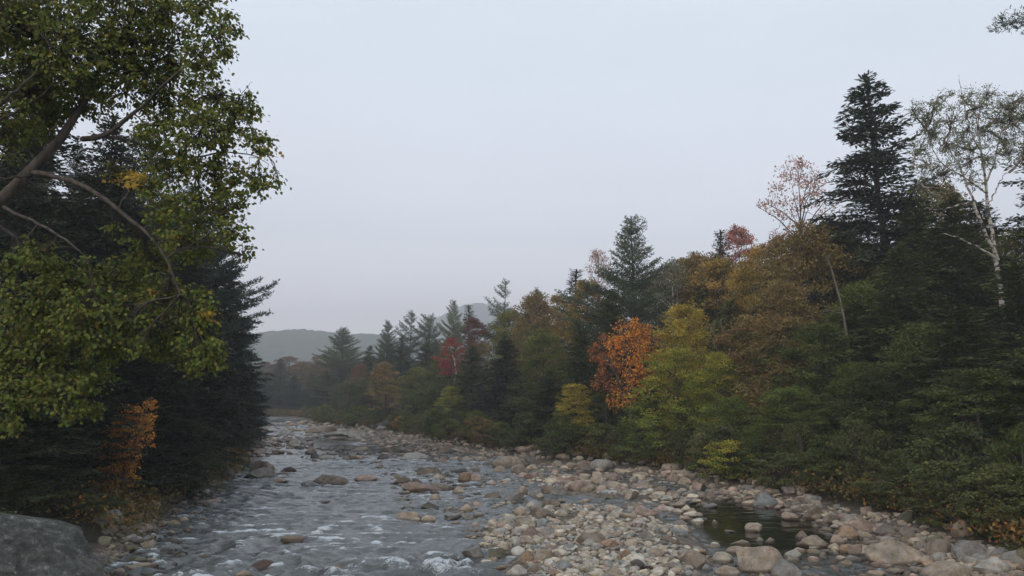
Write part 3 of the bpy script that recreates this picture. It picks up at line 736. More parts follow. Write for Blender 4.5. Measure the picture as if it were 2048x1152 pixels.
limb_tree('birch_tree', 'white barked birch with forked trunk and thin crown at the right edge', GROUPS['birch_tree'], gb, bs, bd, YB, .1, 1.25, 21, M_LEAF, M_BIRCH, ((.105, .115, .05), (.15, .15, .075)), flat=.7, six=False, spread=1.3, thick=.62)

# ---- the vivid orange maple and the orange sapling
YO = 57.0
go = at(1258, 900, YO); go[2] = float(terrain(go[0], YO)) - .1
limb_tree('maple_tree', 'vivid orange maple on the right bank below the white pine', GROUPS['maple_tree'], go,
          [('trunk', [tuple(go) + (0,), (1260, 850, 0), (1258, 800, 0), (1262, 750, .1), (1258, 700, .2), (1262, 662, .2)], [6, 5.4, 4.6, 3.8, 2.6, 1]), ('limb', [(1259, 800, 0), (1240, 770, -.3), (1222, 730, -.5), (1205, 700, -.6)], [3, 2.4, 1.8, .8]), ('limb', [(1261, 760, .1), (1280, 735, -.2), (1298, 705, -.4)], [2.6, 2, .8])],
          [(1250, 668, 30), (1288, 668, 27), (1228, 692, 19), (1265, 700, 34), (1300, 700, 24), (1240, 724, 20), (1285, 728, 25), (1268, 756, 24), (1246, 772, 19), (1288, 764, 18), (1302, 742, 15), (1250, 795, 22), (1232, 800, 16), (1280, 786, 16), (1266, 810, 15), (1312, 715, 12), (1276, 652, 16)],
          YO, .17, 2.2, 61, M_LEAF, M_BARK, COL['orange'], flat=.8, six=False, spread=1.2)
go2 = at(1212, 900, 60.); go2[2] = float(terrain(go2[0], 60.)) - .1
limb_tree('maple_tree', 'rusty red maple touching the left side of the orange maple', GROUPS['maple_tree'], go2,
          [('trunk', [tuple(go2) + (0,), (1212, 850, 0), (1214, 780, 0), (1210, 720, 0), (1214, 682, 0)], [5, 4.4, 3.6, 2.6, 1]), ('limb', [(1213, 770, 0), (1196, 735, 0), (1190, 712, 0)], [2.4, 1.8, .8])],
          [(1208, 692, 24), (1192, 712, 17), (1216, 735, 22), (1232, 700, 20), (1202, 765, 18), (1222, 782, 16), (1240, 690, 20)], 60., .17, 2.6, 62, M_LEAF, M_BARK, COL['rust'], flat=.8, six=False, spread=1.)
YS = 30.0
go3 = at(238, 1010, YS); go3[2] = float(terrain(go3[0], YS)) - .1
limb_tree('maple_tree', 'leaning orange sapling glowing in the dark left bank', GROUPS['maple_tree'], go3,
          [('trunk', [tuple(go3) + (0,), (240, 980, 0), (248, 930, 0), (262, 880, 0), (280, 840, 0), (300, 802, 0)], [2.4, 2.2, 1.9, 1.5, 1.1, .5]), ('limb', [(244, 955, 0), (225, 940, -.2), (205, 935, -.3)], [1.3, 1, .5])],
          [(302, 806, 16), (284, 826, 24), (262, 838, 28), (288, 852, 25), (248, 866, 30), (276, 880, 28), (240, 898, 30), (262, 912, 25), (222, 925, 29), (250, 940, 21), (208, 950, 24), (228, 965, 18), (206, 990, 20), (226, 996, 12), (262, 958, 15)],
          YS, .1, 3.0, 63, M_LEAF, M_BARK, ((.36, .14, .035), (.46, .19, .035)), flat=.5, six=False, spread=.5)

# ---- bare stems standing in the right bank's foliage
def stem(px0, py0, Y, pts, rad, label, bark, limbs=()):
    b = at(px0, py0, Y); b[2] = float(terrain(b[0], Y)) - .1
    limb_tree('bare_tree', label, 'bare stems in the forest edge', b, [('trunk', [tuple(b) + (0,)] + [p + (0,) for p in pts], rad)] + [('limb', [q + (0,) for q in l], [1.6, 1.2, .6][:len(l)]) for l in limbs],
              [(pts[-1][0], pts[-1][1], 14)], Y, .12, 1.2, 70 + int(px0) % 50, M_LEAF, bark, COL['hemo'], six=False, spread=.3)


stem(1712, 860, 43.5, [(1700, 700), (1694, 665), (1686, 620), (1676, 580), (1664, 545), (1655, 515)], [3.4, 3.2, 3, 2.6, 2.2, 1.6, .8], 'leaning bare tree trunk in front of the dull green tree', M_SNAG, [((1688, 630), (1660, 622), (1640, 628)), ((1694, 665), (1665, 668), (1645, 660))])
stem(1466, 800, 50, [(1462, 722), (1452, 690), (1444, 660), (1440, 642)], [2.6, 2.3, 2., 1.6, .7], 'right one of two crooked grey stems below the olive hemlock', M_SNAG, [((1462, 715), (1476, 695), (1490, 688))])
stem(1440, 800, 50.3, [(1436, 700), (1428, 676), (1424, 652)], [2.2, 2., 1.6, .8], 'left thinner one of two crooked grey stems below the olive hemlock', M_SNAG)
stem(915, 800, 100, [(911, 724), (907, 712), (903, 700)], [1.7, 1.5, 1.2, .6], 'short white stem below the bright red maple', M_BIRCH)
stem(1615, 975, 38.5, [(1606, 925), (1602, 895), (1598, 870)], [5, 4.6, 4, 3], 'dark short trunk at the bank right of the flat grey slab', M_DARKBARK)

# ---- pine outside the frame at the right, one bough tip reaching in
rng = np.random.default_rng(77)
pb = np.array([20.9, 25.0, float(terrain(20.9, 25.0))])
root = tag(link('pine_tree', None, None, pb), 'pine whose single bough tip reaches in at the top right corner', 'tree', GROUPS['pine_tree'])
cr, tr = MB(), MB()
tr.tube([(0, 0, -.5), (.1, 0, 6), (0, .1, 12), (.1, 0, 19)], [.3, .25, .18, .05], 9)
for k in range(46):
    z = 6 + k * .27; az = k * 2.4 + rng.normal(0, .3)
    Lb = 2.9 * min(1, (19.2 - z) / 6) + .3
    tr.tube(bough(rng, cr, np.array([0, 0, z]), az, Lb, R(12), .08, 'pine'), np.linspace(.05, .01, 6), 4)
tip = at(1984, 42, 25.4) - pb
Lb = math.hypot(tip[0], tip[1])
tr.tube(bough(rng, cr, np.array([0, 0, tip[2] - .5]), math.atan2(tip[1], tip[0]), Lb, R(14), -.17, 'pine', spray=.62), np.linspace(.07, .008, 6), 5)
c = link('crown', cr.mesh('crown', M_NEEDLE), root); link('trunk', tr.mesh('trunk', M_DARKBARK), root)
c.color = (*COL['pine'][0], 1); c['col2'] = list(COL['pine'][1])

# ---- shrubs on the near right bank and elsewhere
SH = [(1450, 880, 42, 130, 'yg', 'yellow green shrub behind the rocks left of the flat grey slab'), (1530, 905, 40, 120, 'dgreen', 'green shrub directly behind the flat grey slab'), (1605, 905, 37.5, 110, 'dgreen', 'dark shrub right of the flat grey slab'),
      (1660, 930, 35.5, 120, 'dgreen', 'dull green shrub over the reddish boulder pile'), (1728, 955, 33, 50, 'yel', 'small golden shrub above the two leaning boulders'), (1775, 945, 33.5, 120, 'dgreen', 'deep green shrub right of the small golden shrub'),
      (1840, 940, 31, 130, 'dgreen', 'green shrub behind the big flat boulder'), (1900, 985, 29, 110, 'dgreen', 'low green shrub between big flat boulder and orange bracken'), (1960, 985, 27, 120, 'oro', 'orange tinged shrub at the near right edge'),
      (2030, 1000, 25, 120, 'oro', 'golden brown shrub cut by the right edge'), (1990, 1060, 24, 90, 'dgreen', 'small dark green shrub in front of the golden brown shrub'), (2042, 1100, 22, 70, 'dgreen', 'green shrub in the bottom right corner'),
      (1380, 905, 48, 110, 'dgreen', 'dark low shrub under the yellow green tree'), (1320, 890, 52, 110, 'dgreen', 'dark shrub right of the pale angular bank boulder'), (1240, 885, 57, 110, 'green', 'green shrub behind the pale angular bank boulder'), (1150, 875, 62, 110, 'dgreen', 'dark shrub below the small yellow tree'),
      (1060, 860, 70, 110, 'hemo', 'dull shrub on the bank below the low dark hemlocks'), (975, 850, 82, 90, 'dgreen', 'dark shrub where the rocky bank narrows'), (1222, 862, 57, 34, 'yel', 'thin yellow shrub under the rusty maple'),
      (60, 950, 24, 190, 'hem', 'black green shrub above the huge grey boulder'), (190, 985, 26, 120, 'hem', 'dark shrub at the foot of the low orange branches'), (330, 930, 36, 120, 'hem', 'dark shrub right of the orange sapling'), (400, 905, 44, 100, 'hem', 'dark shrub above the long shaded boulder'), (-20, 1010, 20, 160, 'hem', 'dark shrub left of the huge grey boulder')]
for px, top, Y, w, col, lab in SH:
    plant('shrub', px, top, Y, w, col, lab)

# ---- trees further back that fill the woods
SIL = np.array([(520, 752), (600, 722), (650, 716), (700, 704), (780, 700), (860, 690), (950, 668), (1000, 648), (1080, 622), (1150, 612), (1210, 590), (1300, 600), (1400, 548), (1500, 548), (1600, 492), (1700, 440), (1800, 440), (1900, 430), (2048, 430), (2300, 430)], float)
_fr = random.Random(9)


def place_word(px, top, Y, ref):
    dx = px - ref['px']
    side = 'directly behind' if abs(dx) < ref['w'] * .3 else ('behind and left of' if dx < 0 else 'behind and right of')
    return side


KW = {'hemlock': 'hemlock', 'maple': 'leafy tree', 'layered': 'layered leafy tree', 'pine': 'pine', 'spruce': 'spruce'}
CW = {'hemk': 'dark green', 'hem': 'dark green', 'hemd': 'blackish green', 'hemb': 'grey green', 'brown': 'brownish', 'olive': 'olive', 'dgreen': 'deep green', 'russet': 'russet', 'mixr': 'mottled reddish', 'mixg': 'yellow flecked', 'pined': 'dark green', 'oro': 'orange olive'}
seen_labels = {}


def unique_label(make):
    for extra in ('', 'smaller', 'thinner', 'paler', 'hidden', 'lower', 'slimmer', 'far', 'shadowy', 'dim'):
        l = make(extra)
        if l not in seen_labels:
            seen_labels[l] = 1; return l
    return None


hand = [t for t in TREES if t['ref']]
for k in range(84):                                  # shrubs all along the foot of the right bank
    Y = 24 + 178 * (k / 84) ** 1.25 + _fr.uniform(-1, 1)
    X = float(XR(Y)) + _fr.uniform(-.6, 1.6)
    hgt_ = _fr.uniform(1.2, 3.0)
    px, top = to_px(X, Y, float(terrain(X, Y)) + hgt_)
    col = _fr.choice(['dgreen', 'dgreen', 'green', 'hemo', 'olive', 'mixg', 'brown'] if Y > 42 else ['hemo', 'hem', 'hem', 'dgreen'])
    ref = min(hand, key=lambda t: abs(t['px'] - px) + .08 * abs(t['top'] - top) + 1.5 * max(0, abs(t['Y'] - Y) - 6))
    adj = {'hem': 'dark green', 'dgreen': 'deep green', 'green': 'fresh green', 'hemo': 'dull olive', 'olive': 'olive', 'mixg': 'yellow flecked', 'brown': 'brownish'}[col]
    lab = unique_label(lambda e: f"{(e + ' ') if e else ''}{adj} shrub at the rocky bank below {ref['ref']}")
    if lab: plant('shrub', px, top, Y, _fr.uniform(2.4, 4.2) * F / Y, col, lab)
n_f = 0
for k in range(220):
    px = 640 + 1480 * ((k * .618034) % 1)
    edgeY = None
    for Yt in np.arange(20, 240, 1.):
        Xt = (px - 1024) / F * Yt
        if Xt > XR(Yt) + 3: edgeY = Yt; break
    if edgeY is None: continue
    Y = edgeY * _fr.uniform(1.12, 1.55) + _fr.uniform(2, 10)
    if abs(px - 1985) < 150 and Y < 46: continue
    if abs(px - 1685) < 60 and Y < 46: continue
    top = float(np.interp(px, SIL[:, 0], SIL[:, 1])) + _fr.uniform(4, 120)
    kind = _fr.choice(['hemlock', 'hemlock', 'maple', 'maple', 'layered', 'hemlock'])
    col = _fr.choice(['hem', 'hem', 'hemb'] if kind in ('hemlock', 'spruce') else ['brown', 'olive', 'dgreen', 'mixr', 'mixg', 'dgreen', 'oro'])
    w = _fr.uniform(5.5, 8.) * F / Y
    if kind == 'spruce': w *= .6
    ref = min(hand, key=lambda t: abs(t['px'] - px) + .5 * abs(t['top'] - top) + (0 if t['Y'] < Y else 400))
    lab = unique_label(lambda e: f"{(e + ' ') if e else ''}{CW[col]} {KW[kind]} {place_word(px, top, Y, ref)} {ref['ref']}")
    if lab is None: continue
    plant(kind, px, top, Y, w, col, lab); n_f += 1
    if n_f >= 84: break
for k in range(34):                                  # left bank, second rows
    px = -160 + 640 * ((k * .618034) % 1)
    Y = _fr.uniform(30, 95)
    if (px - 1024) / F * Y > XL(Y) - 4: continue
    top = float(np.interp(px, [-100, 100, 250, 400, 500], [150, 230, 330, 430, 620])) + _fr.uniform(0, 160)
    ref = min([t for t in hand if t['px'] < 520 and t['top'] < 800 and t['Y'] < 100], key=lambda t: abs(t['px'] - px) + .5 * abs(t['top'] - top) + (0 if t['Y'] < Y else 400))
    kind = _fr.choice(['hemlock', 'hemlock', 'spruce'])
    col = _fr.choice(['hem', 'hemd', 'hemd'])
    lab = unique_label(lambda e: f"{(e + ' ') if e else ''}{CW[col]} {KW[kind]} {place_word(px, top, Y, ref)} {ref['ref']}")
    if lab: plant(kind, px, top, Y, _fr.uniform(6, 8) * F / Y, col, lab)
for k in range(26):                                  # beyond the bend
    px = 470 + 330 * ((k * .618034) % 1); Y = _fr.uniform(245, 330)
    top = float(np.interp(px, [470, 560, 640, 720, 800], [735, 722, 712, 706, 700])) + _fr.uniform(-4, 22)
    ref = min([t for t in hand if t['Y'] > 160], key=lambda t: abs(t['px'] - px) + .3 * abs(t['top'] - top))
    kind = _fr.choice(['hemlock', 'maple', 'maple']); col = _fr.choice(['hemb', 'hem'] if kind == 'hemlock' else ['russet', 'brown', 'olive'])
    lab = unique_label(lambda e: f"{(e + ' ') if e else ''}faint {CW[col]} {KW[kind]} {place_word(px, top, Y, ref)} {ref['ref']}")
    if lab: plant(kind, px, top, Y, _fr.uniform(7, 10) * F / Y, col, lab)

# ---- leafy ground cover along the banks
rng = np.random.default_rng(31)
gc = MB()
n = 13000
Ys = 16 + 200 * rng.uniform(0, 1, n) ** 1.35
side = rng.uniform(0, 1, n) < .68
dd = rng.uniform(0, 1, n) ** 1.5 * 7 - .5
Xs = np.where(side, XR(Ys) + dd + .2, XL(Ys) - dd * .7 - .5)
Zs = terrain(Xs, Ys)
for x, y, z in zip(Xs, Ys, Zs):
    if x < 0 and y < 24.5: continue
    m = rng.integers(10, 22); s = rng.uniform(.25, .55)
    p = np.array([x, y, z]) + rng.normal(0, 1, (m, 3)) * np.array([s, s, .1]) + UP * rng.uniform(.02, rng.uniform(.3, 1.0), (m, 1))
    gc.quads(p, rng.normal(0, 1, (m, 3)), UP + rng.normal(0, .5, (m, 3)), rng.uniform(.08, .18, m) * (1 + y / 160), rng.uniform(.06, .1, m) * (1 + y / 160), np.clip(rng.normal(.25, .15) + rng.normal(0, .15, m) + (.7 if (x > 0 and y < 30 and rng.uniform() < .16) else 0), 0, 1), np.clip(rng.normal(.5, .2, m), 0, 1))
g = tag(link('undergrowth', gc.mesh('undergrowth', M_LEAF)), 'low leafy undergrowth and fallen leaves along both banks', kind='stuff')
g.color = (.05, .06, .022, 1); g['col2'] = [.30, .12, .035]

# ------------------------------------------------------------------ rocks
def rock_geo(seed, sub, cuts, rough=.22, flat=1.):
    bm = bmesh.new(); bmesh.ops.create_icosphere(bm, subdivisions=sub, radius=1)
    v = np.array([x.co[:] for x in bm.verts]); f = np.array([[q.index for q in p.verts] for p in bm.faces]); bm.free()
    rng = np.random.default_rng(seed)
    o = rng.uniform(0, 50, 3)
    v = v * (1 + rough * fbm(v[:, 0] * .95 + o[0], v[:, 1] * .95 + o[1], v[:, 2] * .95 + o[2], seed, 2))[:, None]
    for k in range(cuts):
        nrm = unit(rng.normal(0, 1, 3)); d = rng.uniform(.5, .8)
        if cuts > 6: d -= .1
        e = np.maximum(v @ nrm - d, 0); v = v - (e * (.97 if cuts > 6 else .88))[:, None] * nrm
    if sub >= 3:
        v = v * (1 + .07 * fbm(v[:, 0] * 3 + o[0], v[:, 1] * 3, v[:, 2] * 3, seed + 3, 3))[:, None]
    v -= (v.max(0) + v.min(0)) / 2
    v /= (v.max(0) - v.min(0)) / 2
    return v, f


ROCKM = {}


def rock_mesh(shape, k, sub=4):
    key = (shape, k, sub)
    if key not in ROCKM:
        v, f = rock_geo({'r': 10, 'a': 40, 'f': 70}[shape] + k, sub, {'r': 5, 'a': 11, 'f': 8}[shape], {'r': .3, 'a': .36, 'f': .32}[shape])
        mb = MB(); mb.add(v, f); ROCKM[key] = mb.mesh('boulder', M_ROCK)
    return ROCKM[key]


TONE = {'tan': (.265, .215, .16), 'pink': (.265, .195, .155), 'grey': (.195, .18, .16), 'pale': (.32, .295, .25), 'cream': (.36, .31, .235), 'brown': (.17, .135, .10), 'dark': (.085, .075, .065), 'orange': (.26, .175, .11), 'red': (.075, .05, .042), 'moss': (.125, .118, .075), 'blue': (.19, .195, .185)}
TW = {'tan': 'tan', 'pink': 'pinkish', 'grey': 'grey', 'pale': 'pale grey', 'cream': 'cream', 'brown': 'brown', 'dark': 'dark wet', 'orange': 'orange brown', 'red': 'dark red', 'moss': 'mossy', 'blue': 'blue grey'}
CROPS = {'A': (880, 900, 4.572), 'B': (1200, 920, 4.967), 'C': (1540, 940, 4.031), 'D': (460, 820, 4.655), 'E': (200, 930, 4.655), 'F': (560, 980, 5.12)}
ROCKS = []
_rr = random.Random(21)


def rock(px, by, w, h, tone, shape, label, ref=None, auto=False, depth=None, tiltz=None):
    """a rock whose foot shows at (px, by) of the photo; w and h in photo pixels"""
    z0 = 0.
    for _ in range(3):
        P = on_ground(px, by, z0); z0 = max(0., float(terrain(P[0], P[1])))
    s = P[1] / F
    W = w * s; D = W * (depth or _rr.uniform(.62, .9)); Hh = max(.3 * W * .5, h * s * .92)
    Yc = P[1] + D * .45; Xc = (px - 1024) / F * Yc
    zg = max(-.02, float(terrain(Xc, Yc)))
    sub = 4 if w > 34 else 3
    o = link('boulder' if w > 24 else 'stone', rock_mesh(shape, _rr.randrange(6 if sub == 4 else 7), sub))
    flip = _rr.choice([-1, 1])
    o.location = (Xc, Yc, zg + Hh * .16)
    o.scale = (W / 2 * 1.02 * flip, D / 2, Hh * .80)
    o.rotation_euler = (R(_rr.uniform(-6, 6)), R(_rr.uniform(-6, 6)), R(_rr.uniform(-14, 14)) if tiltz is None else tiltz)
    c = TONE[tone]; j = _rr.uniform(.85, 1.15)
    j *= 1.3 if w < 30 else 1.02
    o.color = (c[0] * j, c[1] * j, c[2] * j, 1)
    if label: tag(o, label, 'boulder' if w > 24 else 'stone', 'boulders and stones of the river')
    ROCKS.append(dict(px=px, by=by, w=w, h=h, tone=tone, shape=shape, ref=ref, X=Xc, Y=Yc, W=W, D=D, H=Hh, zg=zg, o=o, auto=auto, label=label))
    return o


def K(crop, cx, by, w, h, tone, shape, label, ref=None, depth=None):
    ox, oy, s = CROPS[crop]
    return rock(ox + cx / s, oy + by / s, w / s, h / s, tone, shape, label, ref, depth=depth)


# hand placed, in the order of the crops studied
K('A', 36, 124, 74, 56, 'tan', 'r', 'lone tan round stone in midstream ahead of the far right bank', 'the lone tan stone')
K('A', 175, 212, 190, 66, 'blue', 'f', 'flat blue grey slab in the water left of the reddish boulder', 'the flat blue slab')
K('A', 245, 290, 140, 95, 'orange', 'r', 'reddish tan boulder in midstream beside the flat blue grey slab', 'the reddish boulder')
K('A', 335, 290, 100, 80, 'pink', 'r', 'pinkish boulder leaning on the right of the reddish tan boulder', 'the leaning pinkish boulder')
K('A', 560, 208, 170, 66, 'tan', 'r', 'long tan boulder with shaded front near the upper right bank', 'the long tan boulder')
K('A', 700, 195, 130, 70, 'pink', 'r', 'pinkish boulder right of the long tan boulder', 'the pinkish boulder')
K('A', 845, 275, 150, 85, 'pink', 'a', 'pyramid shaped pinkish boulder standing alone by the side channel', 'the pyramid boulder')
K('A', 1060, 155, 105, 65, 'tan', 'a', 'sunny tan block leaning at the edge of the vegetation', 'the sunny tan block')
K('A', 1310, 175, 165, 80, 'pink', 'a', 'pale angular bank boulder with a ridge on top', 'the pale angular boulder')
K('A', 1165, 175, 130, 70, 'brown', 'a', 'brown boulder between sunny tan block and pale angular boulder', 'the brown bank boulder')
K('A', 1290, 250, 200, 75, 'brown', 'f', 'wide brown slab in front of the pale angular bank boulder', 'the wide brown slab')
K('A', 1415, 305, 115, 70, 'tan', 'r', 'tan egg shaped boulder above the grey wedge boulder', 'the tan egg boulder')
K('A', 1250, 395, 210, 100, 'pink', 'r', 'large smooth pinkish grey boulder at the side channel', 'the smooth pinkish boulder', .7)
K('A', 1035, 420, 240, 100, 'brown', 'a', 'large brown humped boulder left of the smooth pinkish grey one', 'the humped brown boulder', .6)
K('A', 1480, 380, 130, 105, 'grey', 'a', 'grey wedge boulder right of the smooth pinkish grey boulder', 'the grey wedge boulder')
K('A', 1570, 290, 150, 80, 'pink', 'r', 'pinkish boulder behind the grey wedge boulder', 'the boulder behind the wedge')
K('A', 735, 430, 130, 105, 'tan', 'a', 'tall tan boulder tilted left of two rounded stones', 'the tilted tan boulder')
K('A', 860, 435, 105, 80, 'grey', 'r', 'grey round boulder between tilted tan and humped brown boulders', 'the grey round boulder')
K('A', 905, 445, 78, 58, 'tan', 'r', 'small tan stone in front of the grey round boulder', None)
K('A', 485, 455, 165, 78, 'brown', 'r', 'brown boulder with dark left end at the gravel bar tip', 'the bar tip boulder')
K('A', 680, 475, 185, 85, 'grey', 'f', 'purplish grey flat boulder behind white pebbles', 'the purplish flat boulder')
K('A', 990, 530, 190, 80, 'brown', 'f', 'dark brown low boulder behind the dark angular boulder', 'the low dark boulder')
K('A', 930, 640, 240, 125, 'brown', 'a', 'dark angular boulder with sharp edge in the middle of the gravel bar', 'the dark angular boulder', .6)
K('A', 835, 545, 150, 70, 'cream', 'r', 'cream boulder peeking over the dark angular boulder', 'the cream boulder')
K('A', 735, 595, 130, 75, 'tan', 'r', 'tan boulder left of the dark angular boulder', 'the tan bar boulder')
K('A', 1105, 605, 105, 60, 'cream', 'r', 'cream stone right of the dark angular boulder', None)
K('A', 655, 660, 110, 60, 'pale', 'r', 'pale round stone left of blue grey round stone on the bar', None)
K('A', 577, 690, 120, 70, 'blue', 'r', 'blue grey round stone among cream stones on the bar', 'the blue grey stone')
K('A', 490, 690, 95, 55, 'cream', 'r', 'cream stone left of the blue grey round stone', None)
K('A', 770, 705, 170, 70, 'tan', 'r', 'wide tan stone behind the two tone boulder', 'the wide tan stone')
K('A', 930, 700, 110, 75, 'blue', 'r', 'dark blue grey stone below the dark angular boulder', 'the dark blue stone')
K('A', 815, 800, 185, 105, 'pink', 'a', 'two tone pinkish boulder with a dark left face on the bar', 'the two tone boulder')
K('A', 970, 790, 125, 85, 'grey', 'r', 'grey boulder right of the two tone boulder', 'the grey bar boulder')
K('A', 1050, 750, 115, 65, 'tan', 'a', 'tan block right of the grey bar boulder', None)
K('A', 690, 870, 100, 80, 'pale', 'r', 'pale boulder below the two tone boulder', 'the pale bar boulder')
K('A', 800, 870, 150, 70, 'tan', 'f', 'flat tan boulder below the two tone boulder', 'the flat tan boulder')
K('A', 1365, 862, 300, 105, 'brown', 'r', 'low olive brown mound boulder rising from shallow water', 'the mound boulder', .7)
K('A', 1515, 900, 180, 80, 'orange', 'r', 'orange brown rounded boulder against the olive brown mound', 'the orange boulder')
K('A', 325, 1005, 235, 130, 'grey', 'a', 'large grey pointed boulder at the left rim of the gravel bar', 'the grey pointed boulder', .7)
K('A', 110, 1035, 190, 55, 'dark', 'f', 'dark wet slab in the current left of the grey pointed boulder', 'the dark wet slab')
K('A', 530, 995, 165, 95, 'moss', 'r', 'olive grey boulder right of the grey pointed boulder', 'the olive grey boulder')
K('A', 715, 965, 130, 70, 'pale', 'r', 'pale rounded boulder behind the rusty stained boulder', None)
K('A', 497, 1040, 75, 58, 'cream', 'r', 'small bright stone in front of the olive grey boulder', None)
K('A', 800, 1035, 140, 95, 'orange', 'r', 'rusty stained boulder left of the round tan boulder', 'the rusty boulder')
K('A', 940, 1045, 165, 105, 'tan', 'r', 'round tan boulder near the bottom of the gravel bar', 'the round tan boulder')
K('A', 1053, 990, 90, 65, 'tan', 'r', 'tan cone shaped stone right of the round tan boulder', None)
K('A', 1125, 1080, 105, 70, 'cream', 'r', 'smooth white egg shaped stone in shallow water', 'the white egg stone')
K('A', 1330, 1120, 115, 90, 'pale', 'a', 'white grey block right of the white egg shaped stone', 'the white grey block')
K('A', 1155, 920, 105, 60, 'blue', 'r', 'pale blue grey stone left of the olive brown mound', None)
K('A', 870, 1140, 145, 70, 'brown', 'r', 'brown rounded boulder at the bottom edge left of the white egg stone', None)
K('A', 540, 1105, 130, 50, 'brown', 'f', 'wet brown slab at the bottom of the bar\'s left rim', None)
K('B', 90, 210, 190, 75, 'tan', 'r', 'tan rounded boulder on the bank left of the tumbled blocks', None)
K('B', 690, 225, 125, 80, 'pink', 'a', 'pinkish tilted block under the shrubs at the right bank', 'the tilted pinkish block')
K('B', 800, 250, 140, 85, 'tan', 'a', 'tan block in the tumbled pile under the shrubs', None)
K('B', 930, 315, 185, 110, 'pink', 'a', 'large pinkish block in the tumbled pile left of the dark pool', 'the large pinkish block')
K('B', 580, 335, 230, 75, 'brown', 'a', 'long brown wedge pointing left in front of the tumbled blocks', 'the brown wedge')
K('B', 850, 370, 150, 80, 'grey', 'a', 'purplish grey block at the foot of the tumbled pile', None)
K('B', 1065, 300, 95, 70, 'brown', 'r', 'brown round boulder right of the large pinkish block', None)
K('B', 1050, 385, 150, 75, 'brown', 'r', 'brown boulder at the near left edge of the dark pool', None)
K('B', 1180, 355, 140, 60, 'brown', 'r', 'brown low boulder at the rim of the dark pool', None)
K('B', 690, 390, 130, 55, 'tan', 'f', 'tan flat stone left of the dark pool', None)
K('B', 1030, 480, 160, 55, 'grey', 'f', 'thin grey slab lying at the dark pool edge', 'the thin grey slab')
K('B', 1575, 470, 260, 130, 'blue', 'a', 'flat topped grey slab on the far side of the dark pool', 'the flat grey slab', .6)
K('B', 300, 500, 260, 90, 'tan', 'f', 'broad tan slab joined to the brown gable boulder', 'the broad tan slab', .6)
K('B', 400, 570, 270, 120, 'pink', 'a', 'brown gable shaped boulder on top of the gravel bar', 'the gable boulder', .6)
K('B', 585, 520, 130, 90, 'pink', 'r', 'pink rounded boulder right of the brown gable boulder', 'the pink rounded boulder')
K('B', 80, 405, 100, 48, 'moss', 'r', 'olive stone in the side channel above the broad tan slab', None)
K('B', 800, 515, 115, 75, 'cream', 'a', 'cream block at the right end of the gravel bar', None)
K('B', 870, 545, 135, 75, 'tan', 'a', 'tan block at the right end of the gravel bar', 'the bar end block')
K('B', 710, 715, 130, 62, 'tan', 'r', 'long tan loaf stone at the pool\'s gravel edge', None)
K('B', 605, 680, 105, 42, 'pink', 'f', 'thin pinkish loaf stone above the long tan loaf', None)
K('B', 1075, 630, 75, 42, 'tan', 'r', 'tan stone standing alone at the left edge of the dark pool', None)
K('B', 640, 830, 190, 70, 'brown', 'f', 'brown tapered slab half in the dark pool', 'the tapered slab')
K('B', 1455, 715, 175, 90, 'tan', 'r', 'tan rounded boulder standing alone in the dark pool', 'the pool boulder')
K('B', 1225, 718, 110, 28, 'pink', 'f', 'thin pinkish slab awash left of the pool boulder', None)
K('B', 225, 1000, 200, 110, 'orange', 'r', 'round boulder with reddish left half near the bottom', 'the half red boulder')
K('B', 500, 960, 190, 75, 'tan', 'r', 'tan oval stone left of the split boulder', 'the tan oval stone')
K('B', 905, 1085, 275, 205, 'tan', 'a', 'big split boulder with a pale cleft face at the bottom', 'the split boulder', .8)
K('B', 985, 1115, 145, 85, 'blue', 'r', 'blue grey stone leaning on the split boulder', None)
K('B', 1275, 935, 220, 78, 'tan', 'r', 'smooth tan loaf boulder behind the big domed boulder', 'the tan loaf boulder')
K('B', 1310, 855, 205, 65, 'tan', 'f', 'flat tan slab behind the smooth tan loaf boulder', 'the flat tan slab')
K('B', 1065, 860, 110, 50, 'cream', 'a', 'cream wedge in the pool above the split boulder', None)
K('B', 1480, 1125, 490, 270, 'tan', 'r', 'biggest domed tan boulder at the bottom right of centre', 'the domed boulder', .8)
K('B', 1180, 1170, 240, 105, 'tan', 'r', 'tan boulder cut by the bottom edge left of the domed boulder', 'the cut tan boulder')
K('B', 1755, 1200, 300, 205, 'grey', 'r', 'large greyish boulder at the bottom edge right of the domed boulder', 'the bottom grey boulder', .8)
K('B', 880, 1175, 150, 85, 'tan', 'r', 'tan stone cut by the bottom edge below the split boulder', None)
K('B', 110, 1170, 160, 90, 'tan', 'r', 'tan stone cut by the bottom edge left of the half red boulder', None)
K('B', 625, 1105, 180, 75, 'brown', 'f', 'brown flat stone left of the split boulder at the bottom', None)
K('B', 450, 1130, 160, 50, 'red', 'f', 'reddish flat stone below the tan oval stone', None)
K('B', 320, 1100, 165, 70, 'dark', 'r', 'dark wet stone below the half red boulder', None)
K('B', 1505, 805, 75, 38, 'pale', 'r', 'small pale stone in the pool behind the domed boulder', None)
K('B', 1600, 830, 95, 65, 'brown', 'a', 'brown stone in the little rapid behind the domed boulder', None)
K('C', 105, 725, 145, 85, 'pale', 'r', 'pale round boulder in the side rapid right of the domed boulder', 'the pale round boulder')
K('C', 275, 632, 215, 105, 'tan', 'r', 'tan oval boulder at the side rapid', 'the tan oval boulder')
K('C', 180, 560, 90, 80, 'brown', 'a', 'brown knob behind the tan oval boulder', None)
K('C', 447, 605, 125, 90, 'pink', 'r', 'pinkish round boulder right of the tan oval boulder', 'the pinkish round boulder')
K('C', 437, 662, 75, 50, 'cream', 'r', 'small cream stone in front of the pinkish round boulder', None)
K('C', 540, 560, 190, 110, 'orange', 'a', 'warm orange tan block left of the leaning boulders', 'the warm orange block')
K('C', 665, 515, 215, 125, 'pink', 'r', 'tall smooth boulder above the big flat boulder', 'the tall smooth boulder')
